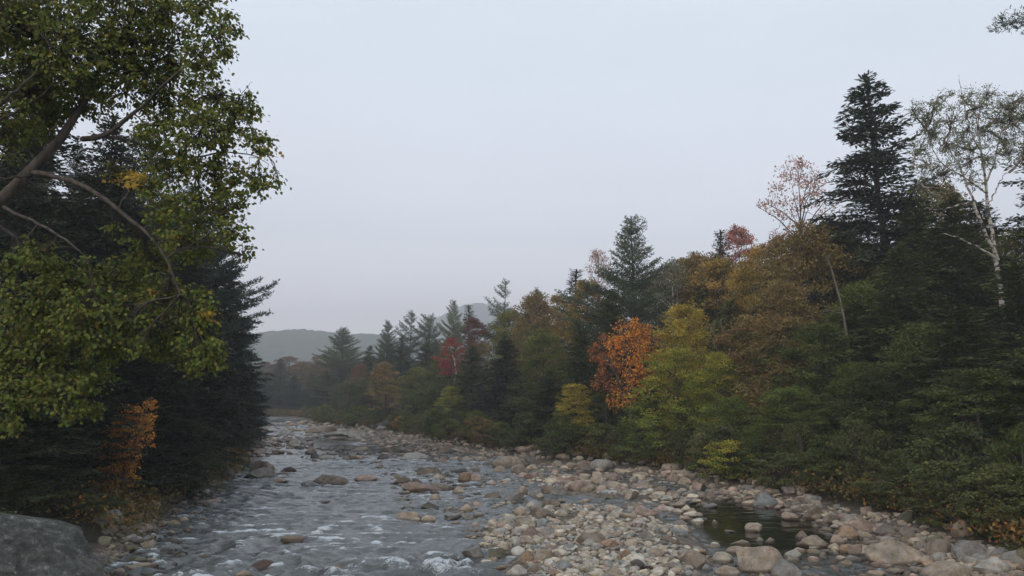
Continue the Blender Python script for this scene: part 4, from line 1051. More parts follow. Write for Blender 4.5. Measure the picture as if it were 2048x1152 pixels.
K('C', 555, 445, 100, 70, 'grey', 'r', 'grey tilted boulder left of the tall smooth boulder', None)
K('C', 395, 435, 190, 80, 'tan', 'a', 'tan brown boulder at the right rim of the dark pool', 'the rim boulder')
K('C', 280, 400, 200, 110, 'brown', 'a', 'brown pointed boulder behind the right rim of the dark pool', 'the brown pointed boulder')
K('C', 100, 405, 135, 75, 'tan', 'f', 'layered tan block at the right rim of the dark pool', None)
K('C', 835, 535, 150, 100, 'grey', 'a', 'grey block right of the tall smooth boulder', 'the grey block')
K('C', 1000, 500, 130, 110, 'moss', 'a', 'yellow mossed pointed boulder under the green shrubs', 'the mossed boulder')
K('C', 590, 690, 140, 100, 'pink', 'r', 'pinkish brown boulder touching the big flat boulder', None)
K('C', 525, 675, 120, 75, 'orange', 'r', 'yellowish tan boulder left of the big flat boulder', None)
K('C', 905, 775, 470, 190, 'tan', 'r', 'big flat boulder with long smooth top near the right bank', 'the big flat boulder', .6)
K('C', 830, 600, 190, 60, 'pink', 'f', 'pinkish slab lying behind the big flat boulder', None)
K('C', 1030, 620, 160, 100, 'brown', 'a', 'brown shadowed boulder behind the right end of the big flat boulder', None)
K('C', 565, 755, 215, 75, 'grey', 'f', 'grey low boulder in the side rapid left of the big flat boulder', 'the low grey boulder')
K('C', 1255, 735, 215, 135, 'brown', 'r', 'brown slanted boulder right of the big flat boulder', 'the slanted boulder')
K('C', 1215, 655, 160, 100, 'moss', 'r', 'mossy boulder behind the brown slanted boulder', 'the mossy boulder')
K('C', 1475, 760, 240, 140, 'grey', 'a', 'grey cracked boulder right of the brown slanted boulder', 'the cracked boulder')
K('C', 1435, 580, 150, 140, 'brown', 'r', 'brown boulder among orange bracken', 'the bracken boulder')
K('C', 1160, 795, 95, 60, 'orange', 'r', 'tan stone below the right end of the big flat boulder', None)
K('C', 890, 838, 160, 45, 'tan', 'f', 'flat tan stone in the rapid below the big flat boulder', None)
K('C', 1045, 820, 115, 42, 'grey', 'f', 'thin grey stone below the big flat boulder', None)
K('C', 1310, 900, 440, 150, 'tan', 'r', 'long tan boulder cut by the bottom edge at the right', 'the long bottom boulder', .7)
K('C', 1640, 890, 280, 140, 'pale', 'a', 'pale boulder with dark hollow at the bottom right', 'the hollow boulder')
K('C', 1880, 810, 150, 120, 'moss', 'a', 'greenish block near the bottom right corner', 'the greenish block')
K('C', 1690, 760, 180, 70, 'grey', 'f', 'grey slab between cracked boulder and greenish block', None)
K('C', 740, 870, 150, 55, 'tan', 'r', 'tan stone at the bottom edge below the low grey boulder', None)
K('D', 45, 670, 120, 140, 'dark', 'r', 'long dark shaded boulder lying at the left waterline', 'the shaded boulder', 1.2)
K('D', 350, 605, 220, 140, 'brown', 'a', 'brown block behind the grey sloping boulder at the left', 'the brown block')
K('D', 325, 635, 270, 110, 'grey', 'a', 'grey sloping boulder at the left side of the river', 'the sloping grey boulder', .6)
K('D', 590, 590, 150, 62, 'red', 'r', 'dark reddish dome in the river right of the grey sloping boulder', 'the reddish dome')
K('D', 525, 612, 135, 45, 'brown', 'f', 'thin brown stone in front of the dark reddish dome', None)
K('D', 505, 680, 145, 50, 'tan', 'r', 'small oval stone alone in the river below the reddish dome', 'the small oval stone')
K('D', 400, 720, 105, 28, 'dark', 'f', 'dark flat stone barely above the water at the left', None)
K('D', 985, 700, 340, 105, 'brown', 'r', 'whale backed brown boulder in the middle of the river', 'the whale backed boulder', .5)
K('D', 805, 728, 195, 72, 'blue', 'a', 'grey fin shaped boulder in front of the whale backed boulder', 'the fin boulder')
K('D', 1295, 665, 205, 72, 'pink', 'r', 'pinkish oblong boulder right of the whale backed boulder', 'the oblong boulder')
K('D', 1635, 690, 160, 82, 'brown', 'a', 'brown lump in the river above the long flat boulder', 'the brown lump')
K('D', 1820, 770, 400, 100, 'pink', 'f', 'long flat pinkish boulder with level top in midstream', 'the long flat boulder', .4)
K('D', 2010, 762, 170, 75, 'brown', 'f', 'brown slab continuing the long flat boulder to the right', None)
K('D', 1548, 735, 90, 26, 'blue', 'f', 'low blue stone left of the long flat boulder', None)
K('D', 1785, 585, 150, 36, 'dark', 'f', 'dark low slab with white water behind the long flat boulder', None)
K('D', 1220, 462, 110, 42, 'pink', 'f', 'pinkish stone in the far middle of the river', None)
K('D', 1480, 420, 110, 28, 'pink', 'f', 'thin pinkish stone in calm far water', None)
K('D', 195, 490, 170, 105, 'brown', 'a', 'brown jagged boulder at the left foot of the dark trees', 'the jagged boulder')
K('D', 490, 408, 120, 52, 'brown', 'a', 'small brown gable stone in the far rapids', None)
K('D', 640, 320, 100, 62, 'pale', 'a', 'pale cone shaped stone in the far rapids', 'the far cone')
K('D', 545, 232, 130, 50, 'grey', 'r', 'grey low boulder in the far rapids left of the long pale rocks', None)
K('D', 305, 222, 90, 50, 'pink', 'r', 'pinkish boulder beside the far left waterline', None)
K('D', 870, 215, 290, 75, 'tan', 'r', 'long pale whaleback rock at the far bend', 'the pale whaleback', .4)
K('D', 1090, 252, 390, 60, 'pale', 'f', 'long pale flat rock below the whaleback at the far bend', 'the long pale rock', .35)
K('D', 1450, 205, 165, 90, 'dark', 'a', 'big dark boulder under the trees left of the orange bush', 'the dark tree boulder')
K('D', 790, 412, 110, 70, 'pink', 'a', 'pinkish tan stone right of the far cone', None)
K('D', 1030, 275, 170, 30, 'pink', 'f', 'low pink slab in front of the long pale rock', None)
K('D', 2020, 400, 120, 70, 'brown', 'r', 'brown boulder at the waterline below the yellow green sapling', 'the waterline boulder')
K('D', 1635, 850, 140, 34, 'tan', 'f', 'small tan slab in the current below the long flat boulder', None)
K('D', 1945, 845, 150, 70, 'tan', 'r', 'tan boulder in the current between long flat boulder and bar', 'the current boulder')
K('F', 1355, 315, 240, 105, 'tan', 'r', 'tan slab leading a cluster of three at the current\'s edge', 'the tan cluster slab')
K('F', 1415, 330, 115, 62, 'tan', 'r', 'middle tan stone of the cluster of three', None)
K('F', 1545, 330, 145, 80, 'tan', 'r', 'right tan stone of the cluster of three', None)
K('F', 1340, 200, 150, 55, 'grey', 'f', 'grey slab above the cluster of three', None)
K('F', 1555, 200, 190, 78, 'moss', 'f', 'olive slab with pink stone above the cluster of three', None)
K('F', 210, 530, 240, 70, 'brown', 'r', 'brown hump washed by the current in midstream', 'the washed hump')
K('F', 1610, 450, 120, 45, 'blue', 'f', 'dark blue stone awash between current and gravel bar', None)
K('F', 620, 880, 220, 100, 'orange', 'r', 'rust coloured boulder in white water at the bottom edge', 'the rust boulder')
K('F', 530, 135, 100, 26, 'brown', 'f', 'low brown stone in the middle of the current', None)
K('E', 1615, 1005, 245, 110, 'red', 'r', 'dark red boulder in white water at the bottom left of centre', 'the dark red boulder')
K('E', 1440, 1060, 180, 75, 'tan', 'r', 'tan boulder in foam below the dark red boulder', None)
K('E', 865, 535, 105, 58, 'tan', 'r', 'tan stone in the shallows at the left bank', 'the left tan stone')
K('E', 1045, 532, 175, 60, 'grey', 'r', 'grey oval stone right of the tan stone in the left shallows', 'the grey oval stone')
K('E', 800, 545, 85, 28, 'moss', 'f', 'olive flat stone left of the tan stone in the left shallows', None)
K('E', 1120, 360, 150, 48, 'pink', 'f', 'pinkish flat stone in the left shallows farther up', None)
K('E', 480, 665, 225, 80, 'brown', 'r', 'brown loaf boulder on the left bank right of the mossy stones', 'the brown loaf boulder')
K('E', 190, 740, 270, 150, 'grey', 'r', 'grey rounded boulder beside the huge grey boulder', 'the grey bank boulder')
K('E', 275, 645, 130, 75, 'moss', 'a', 'mossy stone above the brown loaf boulder', None)
K('E', 555, 790, 190, 75, 'tan', 'a', 'tan ridged block on the left bank near the water', 'the ridged block')
K('E', 420, 830, 150, 65, 'moss', 'a', 'olive block left of the tan ridged block', None)
K('E', 175, 845, 125, 90, 'moss', 'r', 'mossy boulder against the huge grey boulder', None)
K('E', 500, 915, 200, 60, 'moss', 'f', 'olive flat slab below the tan ridged block', None)
K('E', 560, 975, 230, 60, 'tan', 'f', 'wide tan slab at the bottom left waterline', None)
K('E', 245, 945, 110, 55, 'moss', 'r', 'olive stone at the foot of the huge grey boulder', None)
K('E', 330, 1020, 130, 60, 'tan', 'r', 'tan stone at the bottom edge right of the huge grey boulder', None)
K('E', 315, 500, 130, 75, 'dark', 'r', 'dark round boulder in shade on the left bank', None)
K('E', 1200, 250, 110, 30, 'moss', 'f', 'greenish stone awash in the left shallows', None)
K('E', 1075, 890, 120, 60, 'dark', 'r', 'dark wet stone in the near left rapid', None)
# the huge boulder in the near left corner
hb = on_ground(78, 1215, 0)
v, f = rock_geo(333, 6, 4, .2)
v = v * (1 + .025 * fbm(v[:, 0] * 7, v[:, 1] * 7, v[:, 2] * 9, 5, 4) - .03 * smooth(.55, .9, 1 - np.abs(noise(v[:, 0] * 2.1 + v[:, 2] * 2, v[:, 1] * 2.3, v[:, 2] * 5, 6))))[:, None]
mb = MB(); mb.add(v, f)
M_LICHEN = rock_mat('lichened_granite')
_nt = M_LICHEN.node_tree; _L = _nt.links.new
_g = nd(_nt, 'ShaderNodeNewGeometry'); _n = nd(_nt, 'ShaderNodeTexNoise', inp={'Scale': 4.5, 'Detail': 10, 'Roughness': .78}); _L(_g.outputs['Position'], _n.inputs['Vector'])
_r = ramp(_nt, _n.outputs['Fac'], [(.34, (.02, .022, .016)), (.47, (.06, .062, .055)), (.56, (.085, .085, .075)), (.62, (.21, .22, .19)), (.7, (.1, .095, .06))])
for q in _nt.nodes:
    if q.bl_idname == 'ShaderNodeHueSaturation': _L(_r.outputs[0], q.inputs['Color'])
for q in M_LICHEN.node_tree.nodes:
    if q.bl_idname == 'ShaderNodeBump': q.inputs['Strength'].default_value = 1.; q.inputs['Distance'].default_value = .12
    if q.bl_idname == 'ShaderNodeMapRange' and abs(q.inputs[4].default_value - 1.28) < 1e-4: q.inputs[3].default_value = .45; q.inputs[4].default_value = 1.6
o = tag(link('boulder', mb.mesh('huge_boulder', M_LICHEN)), 'huge grey lichened boulder filling the bottom left corner', 'boulder', 'boulders and stones of the river')
o.location = (-12.2, 19.5, .5); o.scale = (2.75, 1.9, 1.3); o.rotation_euler = (R(3), R(13), R(12)); o.color = (.06, .062, .055, 1)
ROCKS.append(dict(px=90, by=1170, w=300, h=150, tone='grey', shape='r', ref='the huge grey boulder', X=-12.2, Y=19.5, W=5, D=3.6, H=2, zg=.3, o=o, auto=False, label='x'))

# the rest of the single stones, scattered where the photo is stony
def inpoly(px, py, poly):
    c = False; n = len(poly)
    for i in range(n):
        (x1, y1), (x2, y2) = poly[i], poly[i - 1]
        if (y1 > py) != (y2 > py) and px < (x2 - x1) * (py - y1) / (y2 - y1) + x1: c = not c
    return c


BAR = [(890, 1000), (965, 965), (1080, 950), (1200, 965), (1390, 990), (1415, 1010), (1400, 1050), (1340, 1085), (1440, 1115), (1560, 1160), (960, 1160), (975, 1100), (890, 1045)]
STRIP = [(1000, 906), (1130, 919), (1250, 932), (1390, 948), (1500, 974), (1600, 995), (1650, 1020), (1760, 1040), (1900, 1075), (2048, 1130), (2048, 1160), (1800, 1160), (1690, 1090), (1600, 1040), (1500, 1010), (1390, 995), (1200, 985), (1020, 950)]
FARSTRIP = [(600, 846), (660, 850), (740, 860), (880, 881), (1000, 904), (1090, 918), (1000, 934), (860, 915), (740, 888), (660, 868)]
MID = [(600, 885), (860, 905), (1000, 935), (960, 1010), (820, 1010), (740, 930), (600, 915)]
LEFT = [(215, 1075), (290, 1020), (345, 990), (425, 965), (450, 985), (390, 1060), (345, 1160), (170, 1160)]
RAPID = [(500, 848), (640, 845), (655, 865), (600, 900), (660, 930), (560, 905), (500, 930)]
RIGHTEND = [(1600, 1085), (1700, 1070), (2048, 1120), (2048, 1160), (1560, 1160)]
REG = [(BAR, 150, 24, ['tan', 'cream', 'pale', 'tan', 'pink', 'grey'], 'on the gravel bar'), (STRIP, 95, 25, ['pink', 'tan', 'brown', 'brown', 'grey'], 'on the right bank'), (FARSTRIP, 30, 13, ['pink', 'tan', 'pale', 'brown'], 'on the far right bank'),
       (MID, 42, 15, ['brown', 'pink', 'dark', 'grey', 'tan'], 'in the river'), (LEFT, 36, 22, ['moss', 'grey', 'brown', 'dark', 'tan'], 'on the left bank'), (RAPID, 52, 13, ['tan', 'brown', 'pink', 'grey', 'pale'], 'in the far rapids'), (RIGHTEND, 24, 24, ['tan', 'pink', 'grey', 'brown'], 'near the bottom right')]
_ar = random.Random(5)
budget = 300 - len(ROCKS)
total = sum(r[1] for r in REG)
SHW = {'r': ['rounded', 'smooth', 'domed'], 'a': ['angular', 'blocky', 'chipped'], 'f': ['flat', 'low', 'slab like']}
for poly, want, msz, tones, zone in REG:
    xs = [p[0] for p in poly]; ys = [p[1] for p in poly]
    quota = round(want / total * budget); made = tries = 0
    while made < quota and tries < 4000:
        tries += 1
        px, by = _ar.uniform(min(xs), max(xs)), _ar.uniform(min(ys), max(ys))
        if not inpoly(px, by, poly): continue
        w = msz * math.exp(_ar.gauss(0, .32))
        shape = _ar.choice('raaff'); tone = _ar.choice(tones)
        G = on_ground(px, by, .05)
        Wm = w * G[1] / F
        if any((r['X'] - G[0]) ** 2 + (r['Y'] - r['D'] * .2 - G[1]) ** 2 < (.36 * (r['W'] + Wm)) ** 2 for r in ROCKS): continue
        h = w * {'r': .62, 'a': .62, 'f': .36}[shape] * _ar.uniform(.8, 1.15)
        refs = sorted([r for r in ROCKS if r['ref']], key=lambda r: math.hypot(r['px'] - px, 2.5 * (r['by'] - by)))[:5]
        lab = None
        for rf in refs:
            dx, dy = px - rf['px'], (by - rf['by']) * 2.2
            rel = ('left of' if dx < 0 else 'right of') if abs(dx) > abs(dy) else ('behind' if dy < 0 else 'in front of')
            for word in _ar.sample(SHW[shape], 3):
                l = f"{TW[tone]} {word} {'boulder' if w > 24 else 'stone'} {zone} {rel} {rf['ref']}"
                if l not in seen_labels and len(l.split()) <= 16: lab = l; break
            if lab: break
        if not lab: continue
        seen_labels[lab] = 1
        rock(px, by, w, h, tone, shape, lab, None, True); made += 1

# the uncountable cobbles between them: one mesh
rng = np.random.default_rng(8)
bases = [rock_geo(800 + k, 2, 4 + 4 * (k % 2), .32) for k in range(10)]
VV, FF, TT, nv = [], [], [], 0
palette = {'BAR': ['cream', 'tan', 'pale', 'cream', 'pink', 'grey', 'tan', 'pale', 'blue'], 'STRIP': ['pink', 'tan', 'brown', 'brown', 'grey', 'tan'], 'LEFT': ['moss', 'dark', 'grey', 'brown', 'dark'], 'RAPID': ['brown', 'tan', 'pink', 'grey'], 'MID': ['dark', 'brown', 'grey']}
for poly, cnt, msz, pal in [(BAR, 6000, 8.5, 'BAR'), (STRIP, 3000, 10, 'STRIP'), (FARSTRIP, 2400, 5, 'STRIP'), (LEFT, 900, 9.5, 'LEFT'), (RAPID, 520, 6.5, 'RAPID'), (MID, 520, 10, 'MID'), (RIGHTEND, 420, 12, 'STRIP')]:
    xs = [p[0] for p in poly]; ys = [p[1] for p in poly]; made = 0
    while made < cnt:
        px, by = rng.uniform(min(xs), max(xs)), rng.uniform(min(ys), max(ys))
        if not inpoly(px, by, poly): continue
        G = on_ground(px, by, .05)
        for _ in range(2): G = on_ground(px, by, max(0, float(terrain(G[0], G[1]))))
        w = msz * math.exp(rng.normal(0, .52)) * G[1] / F
        made += 1
        if pal == 'BAR' and noise(np.array(G[0] * .5), np.array(G[1] * .3), seed=3)[()] < (-.5 if G[1] < 33 else -.2): continue
        v, f = bases[rng.integers(10)]
        a = rng.uniform(0, 6.28); ca, sa = math.cos(a), math.sin(a)
        q = v * np.array([w / 2, w / 2 * rng.uniform(.6, .95), w / 2 * rng.uniform(.36, .7)])
        q = np.stack([q[:, 0] * ca - q[:, 1] * sa, q[:, 0] * sa + q[:, 1] * ca, q[:, 2]], -1)
        zt = float(terrain(G[0], G[1]))
        zg = max(zt, -.09 * w if pal in ('RAPID', 'MID') else -.04)
        VV.append(q + np.array([G[0], G[1], zg + w * .06])); FF.append(f + nv); nv += len(v)
        c = np.array(TONE[pal and palette[pal][rng.integers(len(palette[pal]))]]) * np.array([1.0, 1., .98]) * rng.uniform(1., 1.75)
        TT.append(np.tile(np.append(c, 1.), (len(f), 1)))
mb = MB(); mb.add(np.concatenate(VV), np.concatenate(FF))
me = mb.mesh('cobbles', M_COBBLE)
me.attributes.new('tone', 'FLOAT_COLOR', 'FACE').data.foreach_set('color', np.concatenate(TT).astype(np.float32).ravel())
tag(link('cobbles', me), 'countless small cobbles and pebbles of the gravel bar and banks', kind='stuff')

# ------------------------------------------------------------------ the river
ry = np.concatenate([np.arange(-40, 15, .8), np.arange(15, 62, .085), np.arange(62, 130, .25), np.arange(130, 250, .7)])
ru = np.linspace(0, 1, 300)
xl, xr = XL(ry) - 2.5, XR(ry) + .5
WX = xl[:, None] + (xr - xl)[:, None] * ru[None]
WY = np.repeat(ry[:, None], len(ru), 1)
S = WX; T_ = WY
rough = .45 + .55 * smooth(-.4, .5, fbm(S * .09, T_ * .07, seed=41, octv=2))
pool = smooth(0, 1.6, (S - 5.5) - .0 * T_) * smooth(21, 26, T_) * (1 - smooth(36, 42, T_))
rough *= 1 - .9 * pool
rough *= 1 - .55 * smooth(60, 75, T_) * (1 - smooth(95, 110, T_))
rough *= 1 + .5 * (1 - smooth(21, 27, T_)) * (1 - smooth(-2, 2, S))
warp = .5 * fbm(S * .5, T_ * .5, seed=44, octv=2)
w1 = 1 - np.abs(noise(S * .55 + warp, T_ * 1.15 + warp, seed=51)) * 2
w2 = 1 - np.abs(noise(S * 1.3 - warp, T_ * 2.3, seed=52)) * 2
w3 = noise(S * 2.6, T_ * 4.2, seed=53)
w4 = noise(S * 5.5, T_ * 8.5, seed=54)
hgt = (w1 * .085 + w2 * .058 + w3 * .045 + w4 * .024)
foam = smooth(.35, .95, w1 * .45 + w2 * .35 + w3 * .3 + .3 * w4 + .28 * noise(S * .25, T_ * .18, seed=60)) * smooth(.5, .9, rough)
streak = smooth(.42, .8, noise(S * 3.0 + warp * 2, T_ * .9, seed=61) * .55 + noise(S * 7, T_ * 3.5, seed=62) * .55)
for r in ROCKS:
    if r['zg'] > .12 or r['X'] > XR(r['Y']) - 1 and r['Y'] < 20: continue
    m = (np.abs(WY - r['Y']) < 5 + r['W'] * 2) & (np.abs(WX - r['X']) < 3 + r['W'])
    if not m.any(): continue
    dx = (WX[m] - r['X']) / (r['W'] * .62); dy = (WY[m] - r['Y']) / (r['D'] * .6)
    d = np.sqrt(dx * dx + dy * dy)
    wake = np.exp(-((np.abs(dx) - .85) / .35) ** 2) * smooth(-5, -.2, dy) * (1 - smooth(.2, 1, dy))
    ring = np.exp(-((d - 1.05) / .22) ** 2) * smooth(-.4, .8, dy)
    a = (wake * .85 + ring * .65) * np.clip(r['W'] - .15, .05, 1.1) * (1 - .75 * pool[m])
    foam[m] = np.maximum(foam[m], a * (.35 + .9 * streak[m]))
    hgt[m] += ring * .09 * np.clip(r['W'], 0, 1) - .03 * np.exp(-(d / .9) ** 2)
foam *= 1 + .6 * (1 - smooth(25, 36, T_)) * (1 - smooth(-1, 1.5, S))
foam *= (.75 * (1 - .8 * smooth(-2.5, .5, S + .0 * T_) * smooth(31, 35, T_) * (1 - smooth(58, 70, T_))))
fine = fbm(S * 3.2, T_ * 3.6, seed=88, octv=3)
# a white step of rapids along the near edge and at the far bend
step = np.exp(-((T_ - (21.2 + 1.0 * noise(S * .55, T_ * 0, seed=70) + .04 * (S + 2))) / .5) ** 2) * smooth(-.5, .35, noise(S * .8, T_ * .5, seed=77)) * smooth(-9.5, -8, S) * (1 - smooth(-1.4, -.2, S))
foam = np.maximum(foam, step * np.clip(.15 + 1.3 * smooth(-.25, .55, fine + .35 * w2), 0, 1.1))
hgt += step * (.07 + .05 * w2 + .07 * fine)
far = .8 * smooth(112, 130, T_) * smooth(.1, .6, noise(S * .35, T_ * .16, seed=71) + .3 * w2)
foam = np.maximum(foam, far * .6)
foam += .3 * streak * foam
amp = rough * np.interp(WY, [15, 40, 80, 250], [1., .95, .8, .7])
WZ = hgt * amp - .01
mb = MB()
rN, cN = WX.shape
i = np.arange(rN - 1)[:, None] * cN + np.arange(cN - 1)[None]
mb.add(np.stack([WX, WY, WZ], -1).reshape(-1, 3), np.stack([i, i + 1, i + cN + 1, i + cN], -1).reshape(-1, 4))
m, nt = new_mat('river_water'); L = nt.links.new
geo = nd(nt, 'ShaderNodeNewGeometry'); mp = nd(nt, 'ShaderNodeMapping', inp={3: (1, 1.7, 1)}); L(geo.outputs['Position'], mp.inputs[0])
n1 = nd(nt, 'ShaderNodeTexNoise', inp={'Scale': 5.5, 'Detail': 5, 'Roughness': .6}); L(mp.outputs[0], n1.inputs['Vector'])
n2 = nd(nt, 'ShaderNodeTexNoise', inp={'Scale': 16., 'Detail': 4, 'Roughness': .7}); L(mp.outputs[0], n2.inputs['Vector'])
fa = nd(nt, 'ShaderNodeAttribute', attribute_name='foam')
fm = nd(nt, 'ShaderNodeMath', operation='MULTIPLY_ADD', inp={1: 1.0}); L(fa.outputs['Fac'], fm.inputs[0])
sb = nd(nt, 'ShaderNodeMath', operation='MULTIPLY_ADD', inp={1: 2.6, 2: -1.3}); L(n2.outputs['Fac'], sb.inputs[0]); L(sb.outputs[0], fm.inputs[2])
fr = nd(nt, 'ShaderNodeMapRange', inp={1: .36, 2: 1.0, 3: 0, 4: .75}); L(fm.outputs[0], fr.inputs[0])
gate = nd(nt, 'ShaderNodeMapRange', inp={1: .05, 2: .25}); L(fa.outputs['Fac'], gate.inputs[0])
fx = nd(nt, 'ShaderNodeMath', operation='MULTIPLY'); L(fr.outputs[0], fx.inputs[0]); L(gate.outputs[0], fx.inputs[1])
bc = ramp(nt, n1.outputs['Fac'], [(.35, (.055, .06, .058)), (.65, (.10, .105, .098))])
p = nd(nt, 'ShaderNodeBsdfPrincipled', inp={'Roughness': .1, 'IOR': 1.42}); L(bc.outputs[0], p.inputs['Base Color'])
bp = nd(nt, 'ShaderNodeBump', inp={'Strength': .55, 'Distance': .045}); L(n1.outputs['Fac'], bp.inputs['Height'])
ra = nd(nt, 'ShaderNodeAttribute', attribute_name='rough'); rm = nd(nt, 'ShaderNodeMapRange', inp={1: .1, 2: .8, 3: .06, 4: .7}); L(ra.outputs['Fac'], rm.inputs[0]); L(rm.outputs[0], bp.inputs['Strength'])
dk = nd(nt, 'ShaderNodeMix', data_type='RGBA', inp={6: (.012, .013, .008, 1)}); rk = nd(nt, 'ShaderNodeMapRange', inp={1: .15, 2: .6}); L(ra.outputs['Fac'], rk.inputs[0]); L(rk.outputs[0], dk.inputs[0]); L(bc.outputs[0], dk.inputs[7]); L(dk.outputs[2], p.inputs['Base Color']); L(bp.outputs[0], p.inputs['Normal'])
d = nd(nt, 'ShaderNodeBsdfDiffuse', inp={'Color': (.62, .66, .68, 1)}); ms = nd(nt, 'ShaderNodeMixShader'); L(fx.outputs[0], ms.inputs[0]); L(p.outputs[0], ms.inputs[1]); L(d.outputs[0], ms.inputs[2])
o_ = nd(nt, 'ShaderNodeOutputMaterial'); L(ms.outputs[0], o_.inputs[0])
me = mb.mesh('river', m)
me.attributes.new('foam', 'FLOAT', 'POINT').data.foreach_set('value', np.clip(foam, 0, 1.2).astype(np.float32).ravel())
me.attributes.new('rough', 'FLOAT', 'POINT').data.foreach_set('value', np.clip(rough, 0, 1.4).astype(np.float32).ravel())
tag(link('river', me), 'shallow rocky river with grey ripples and white riffles', kind='structure')


# ------------------------------------------------------------------ far hills
def hill(name, label, Yc, prof, depth_front, depth_back, step, bump, cols):
    prof = np.array(prof, float)
    P = np.array([at(x, y, Yc) for x, y in prof])
    hx = np.arange(P[0, 0], P[-1, 0], step); hy = np.arange(Yc - depth_front, Yc + depth_back, step)
    X, Y = np.meshgrid(hx, hy)
    top = np.interp(X, P[:, 0], P[:, 2]); t = (Y - Yc)
    sh = np.where(t < 0, np.cos(np.clip(-t / depth_front, 0, 1) * math.pi / 2) ** .8, np.cos(np.clip(t / depth_back, 0, 1) * math.pi / 2))
    q = np.abs(noise(X / 13, Y / 13, seed=91)) + .6 * np.abs(noise(X / 7, Y / 7, seed=95)); q2 = noise(X / 38, Y / 38, seed=92)
    Z = top * sh + q2 * top * .06 * (1 - sh) - q * bump * (sh > .02) - 1.5
    m, nt = new_mat(name + '_woods'); L = nt.links.new
    g = nd(nt, 'ShaderNodeNewGeometry'); n = nd(nt, 'ShaderNodeTexNoise', inp={'Scale': .05, 'Detail': 7, 'Roughness': .75}); L(g.outputs['Position'], n.inputs['Vector'])
    r = ramp(nt, n.outputs['Fac'], cols); p = nd(nt, 'ShaderNodeBsdfPrincipled', inp={'Roughness': .95, 'Specular IOR Level': .05}); L(r.outputs[0], p.inputs['Base Color'])
    o = nd(nt, 'ShaderNodeOutputMaterial'); L(p.outputs[0], o.inputs[0])
    tag(link(name, grid_mesh(name, X, Y, Z, m)), label, kind='structure')


WOODS = [(.3, (.03, .052, .034)), (.45, (.085, .105, .055)), (.55, (.06, .085, .05)), (.64, (.16, .11, .06)), (.75, (.08, .09, .05))]
hill('hill', 'rounded wooded hill at the end of the valley', 1300, [(300, 720), (430, 694), (500, 678), (545, 667), (580, 661), (620, 658), (660, 661), (700, 669), (740, 667), (780, 669), (860, 684), (1000, 720)], 420, 250, 3.4, 6.5, WOODS)
hill('hill', 'higher blue mountain shoulder behind the pines', 2200, [(700, 730), (780, 694), (850, 652), (900, 626), (935, 609), (960, 606), (1000, 612), (1040, 625), (1120, 660), (1250, 720)], 560, 300, 7, 6., WOODS)

# ------------------------------------------------------------------ air, sky, sun, camera
HAZE = 0.00076
bm = bmesh.new(); bmesh.ops.create_cube(bm, size=1)
me = bpy.data.meshes.new('haze'); bm.to_mesh(me); bm.free()
hz = tag(link('haze', me), 'thin dusk haze over the valley', kind='stuff')
lo, hi = np.array([-1500., -110., -4.]), np.array([1500., 2600., 290.])
hz.location = (lo + hi) / 2; hz.scale = hi - lo
m, nt = new_mat('haze'); pv = nd(nt, 'ShaderNodeVolumePrincipled', inp={'Color': (.93, .95, 1, 1), 'Density': HAZE, 'Anisotropy': 0.})
o_ = nd(nt, 'ShaderNodeOutputMaterial'); nt.links.new(pv.outputs[0], o_.inputs['Volume'])
me.materials.append(m)

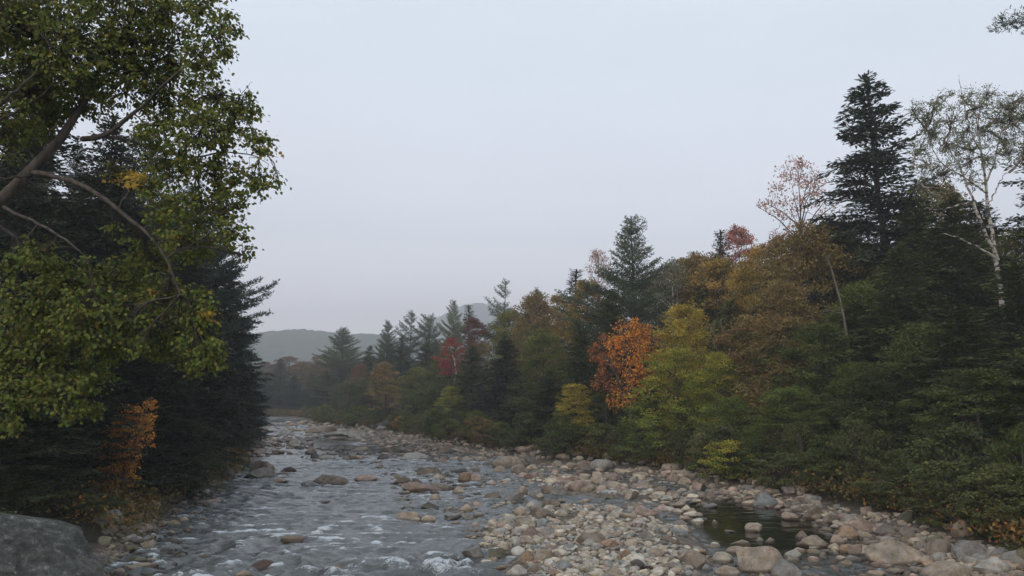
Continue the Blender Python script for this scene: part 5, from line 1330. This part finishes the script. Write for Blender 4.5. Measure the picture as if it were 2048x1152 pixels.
SUN_EL, SUN_AZ = 24., 215.                     # low behind the camera's left shoulder, veiled
W = bpy.data.worlds.new('World'); SC.world = W; W.use_nodes = True
nt = W.node_tree; nt.nodes.clear(); L = nt.links.new
sky = nd(nt, 'ShaderNodeTexSky', sky_type='NISHITA', sun_disc=False, sun_elevation=R(SUN_EL), sun_rotation=R(SUN_AZ), dust_density=4., air_density=1., ozone_density=1.5)
tc = nd(nt, 'ShaderNodeTexCoord'); sp = nd(nt, 'ShaderNodeSeparateXYZ'); L(tc.outputs['Generated'], sp.inputs[0])
veil = ramp(nt, sp.outputs['Z'], [(0., (23.5, 22.6, 23.2)), (.05, (16.8, 16.3, 17.)), (.1, (13.2, 12.9, 13.7)), (.2, (9.4, 9.75, 10.7)), (.4, (8.0, 8.75, 9.75)), (1., (7.4, 8.4, 9.7))])
cn = nd(nt, 'ShaderNodeTexNoise', inp={'Scale': 2.2, 'Detail': 4, 'Roughness': .5}); cm = nd(nt, 'ShaderNodeMapping', inp={3: (1, 1, 3.5)}); L(tc.outputs['Generated'], cm.inputs[0]); L(cm.outputs[0], cn.inputs['Vector'])
cr_ = nd(nt, 'ShaderNodeMapRange', inp={1: .3, 2: .7, 3: .955, 4: 1.045}); L(cn.outputs['Fac'], cr_.inputs[0])
mx = nd(nt, 'ShaderNodeMix', data_type='RGBA', inp={0: .82}); L(sky.outputs[0], mx.inputs[6]); L(veil.outputs[0], mx.inputs[7])
bg = nd(nt, 'ShaderNodeBackground', inp={'Strength': .124}); cl_ = nd(nt, 'ShaderNodeVectorMath', operation='SCALE'); L(mx.outputs[2], cl_.inputs[0]); L(cr_.outputs[0], cl_.inputs['Scale']); L(cl_.outputs[0], bg.inputs['Color'])
o_ = nd(nt, 'ShaderNodeOutputWorld'); L(bg.outputs[0], o_.inputs[0])

sl = bpy.data.lights.new('sun', 'SUN'); sl.energy = .85; sl.angle = R(35); sl.color = (1, .93, .85)
so = link('sun', sl)
az = R(SUN_AZ); el = R(SUN_EL)
sd = np.array([math.sin(az) * math.cos(el), math.cos(az) * math.cos(el), math.sin(el)])
from mathutils import Vector
so.rotation_euler = Vector((-sd).tolist()).to_track_quat('-Z', 'Y').to_euler()
so.location = (0, -20, 60)

cam = bpy.data.cameras.new('camera'); cam.sensor_width = 36; cam.lens = 36 * F / 2048; cam.clip_end = 6000; cam.clip_start = .05
co = link('camera', cam); co.location = (0, 0, CAMZ); co.rotation_euler = (math.pi / 2 + PITCH, 0, 0)
SC.camera = co
SC.view_settings.view_transform = 'Standard'; SC.view_settings.look = 'None'; SC.view_settings.gamma = 1; SC.view_settings.exposure = 0
cy = SC.cycles
cy.max_bounces = 5; cy.diffuse_bounces = 2; cy.glossy_bounces = 2; cy.transmission_bounces = 2; cy.transparent_max_bounces = 4; cy.volume_bounces = 0
cy.use_denoising = True
SC.render.film_transparent = False
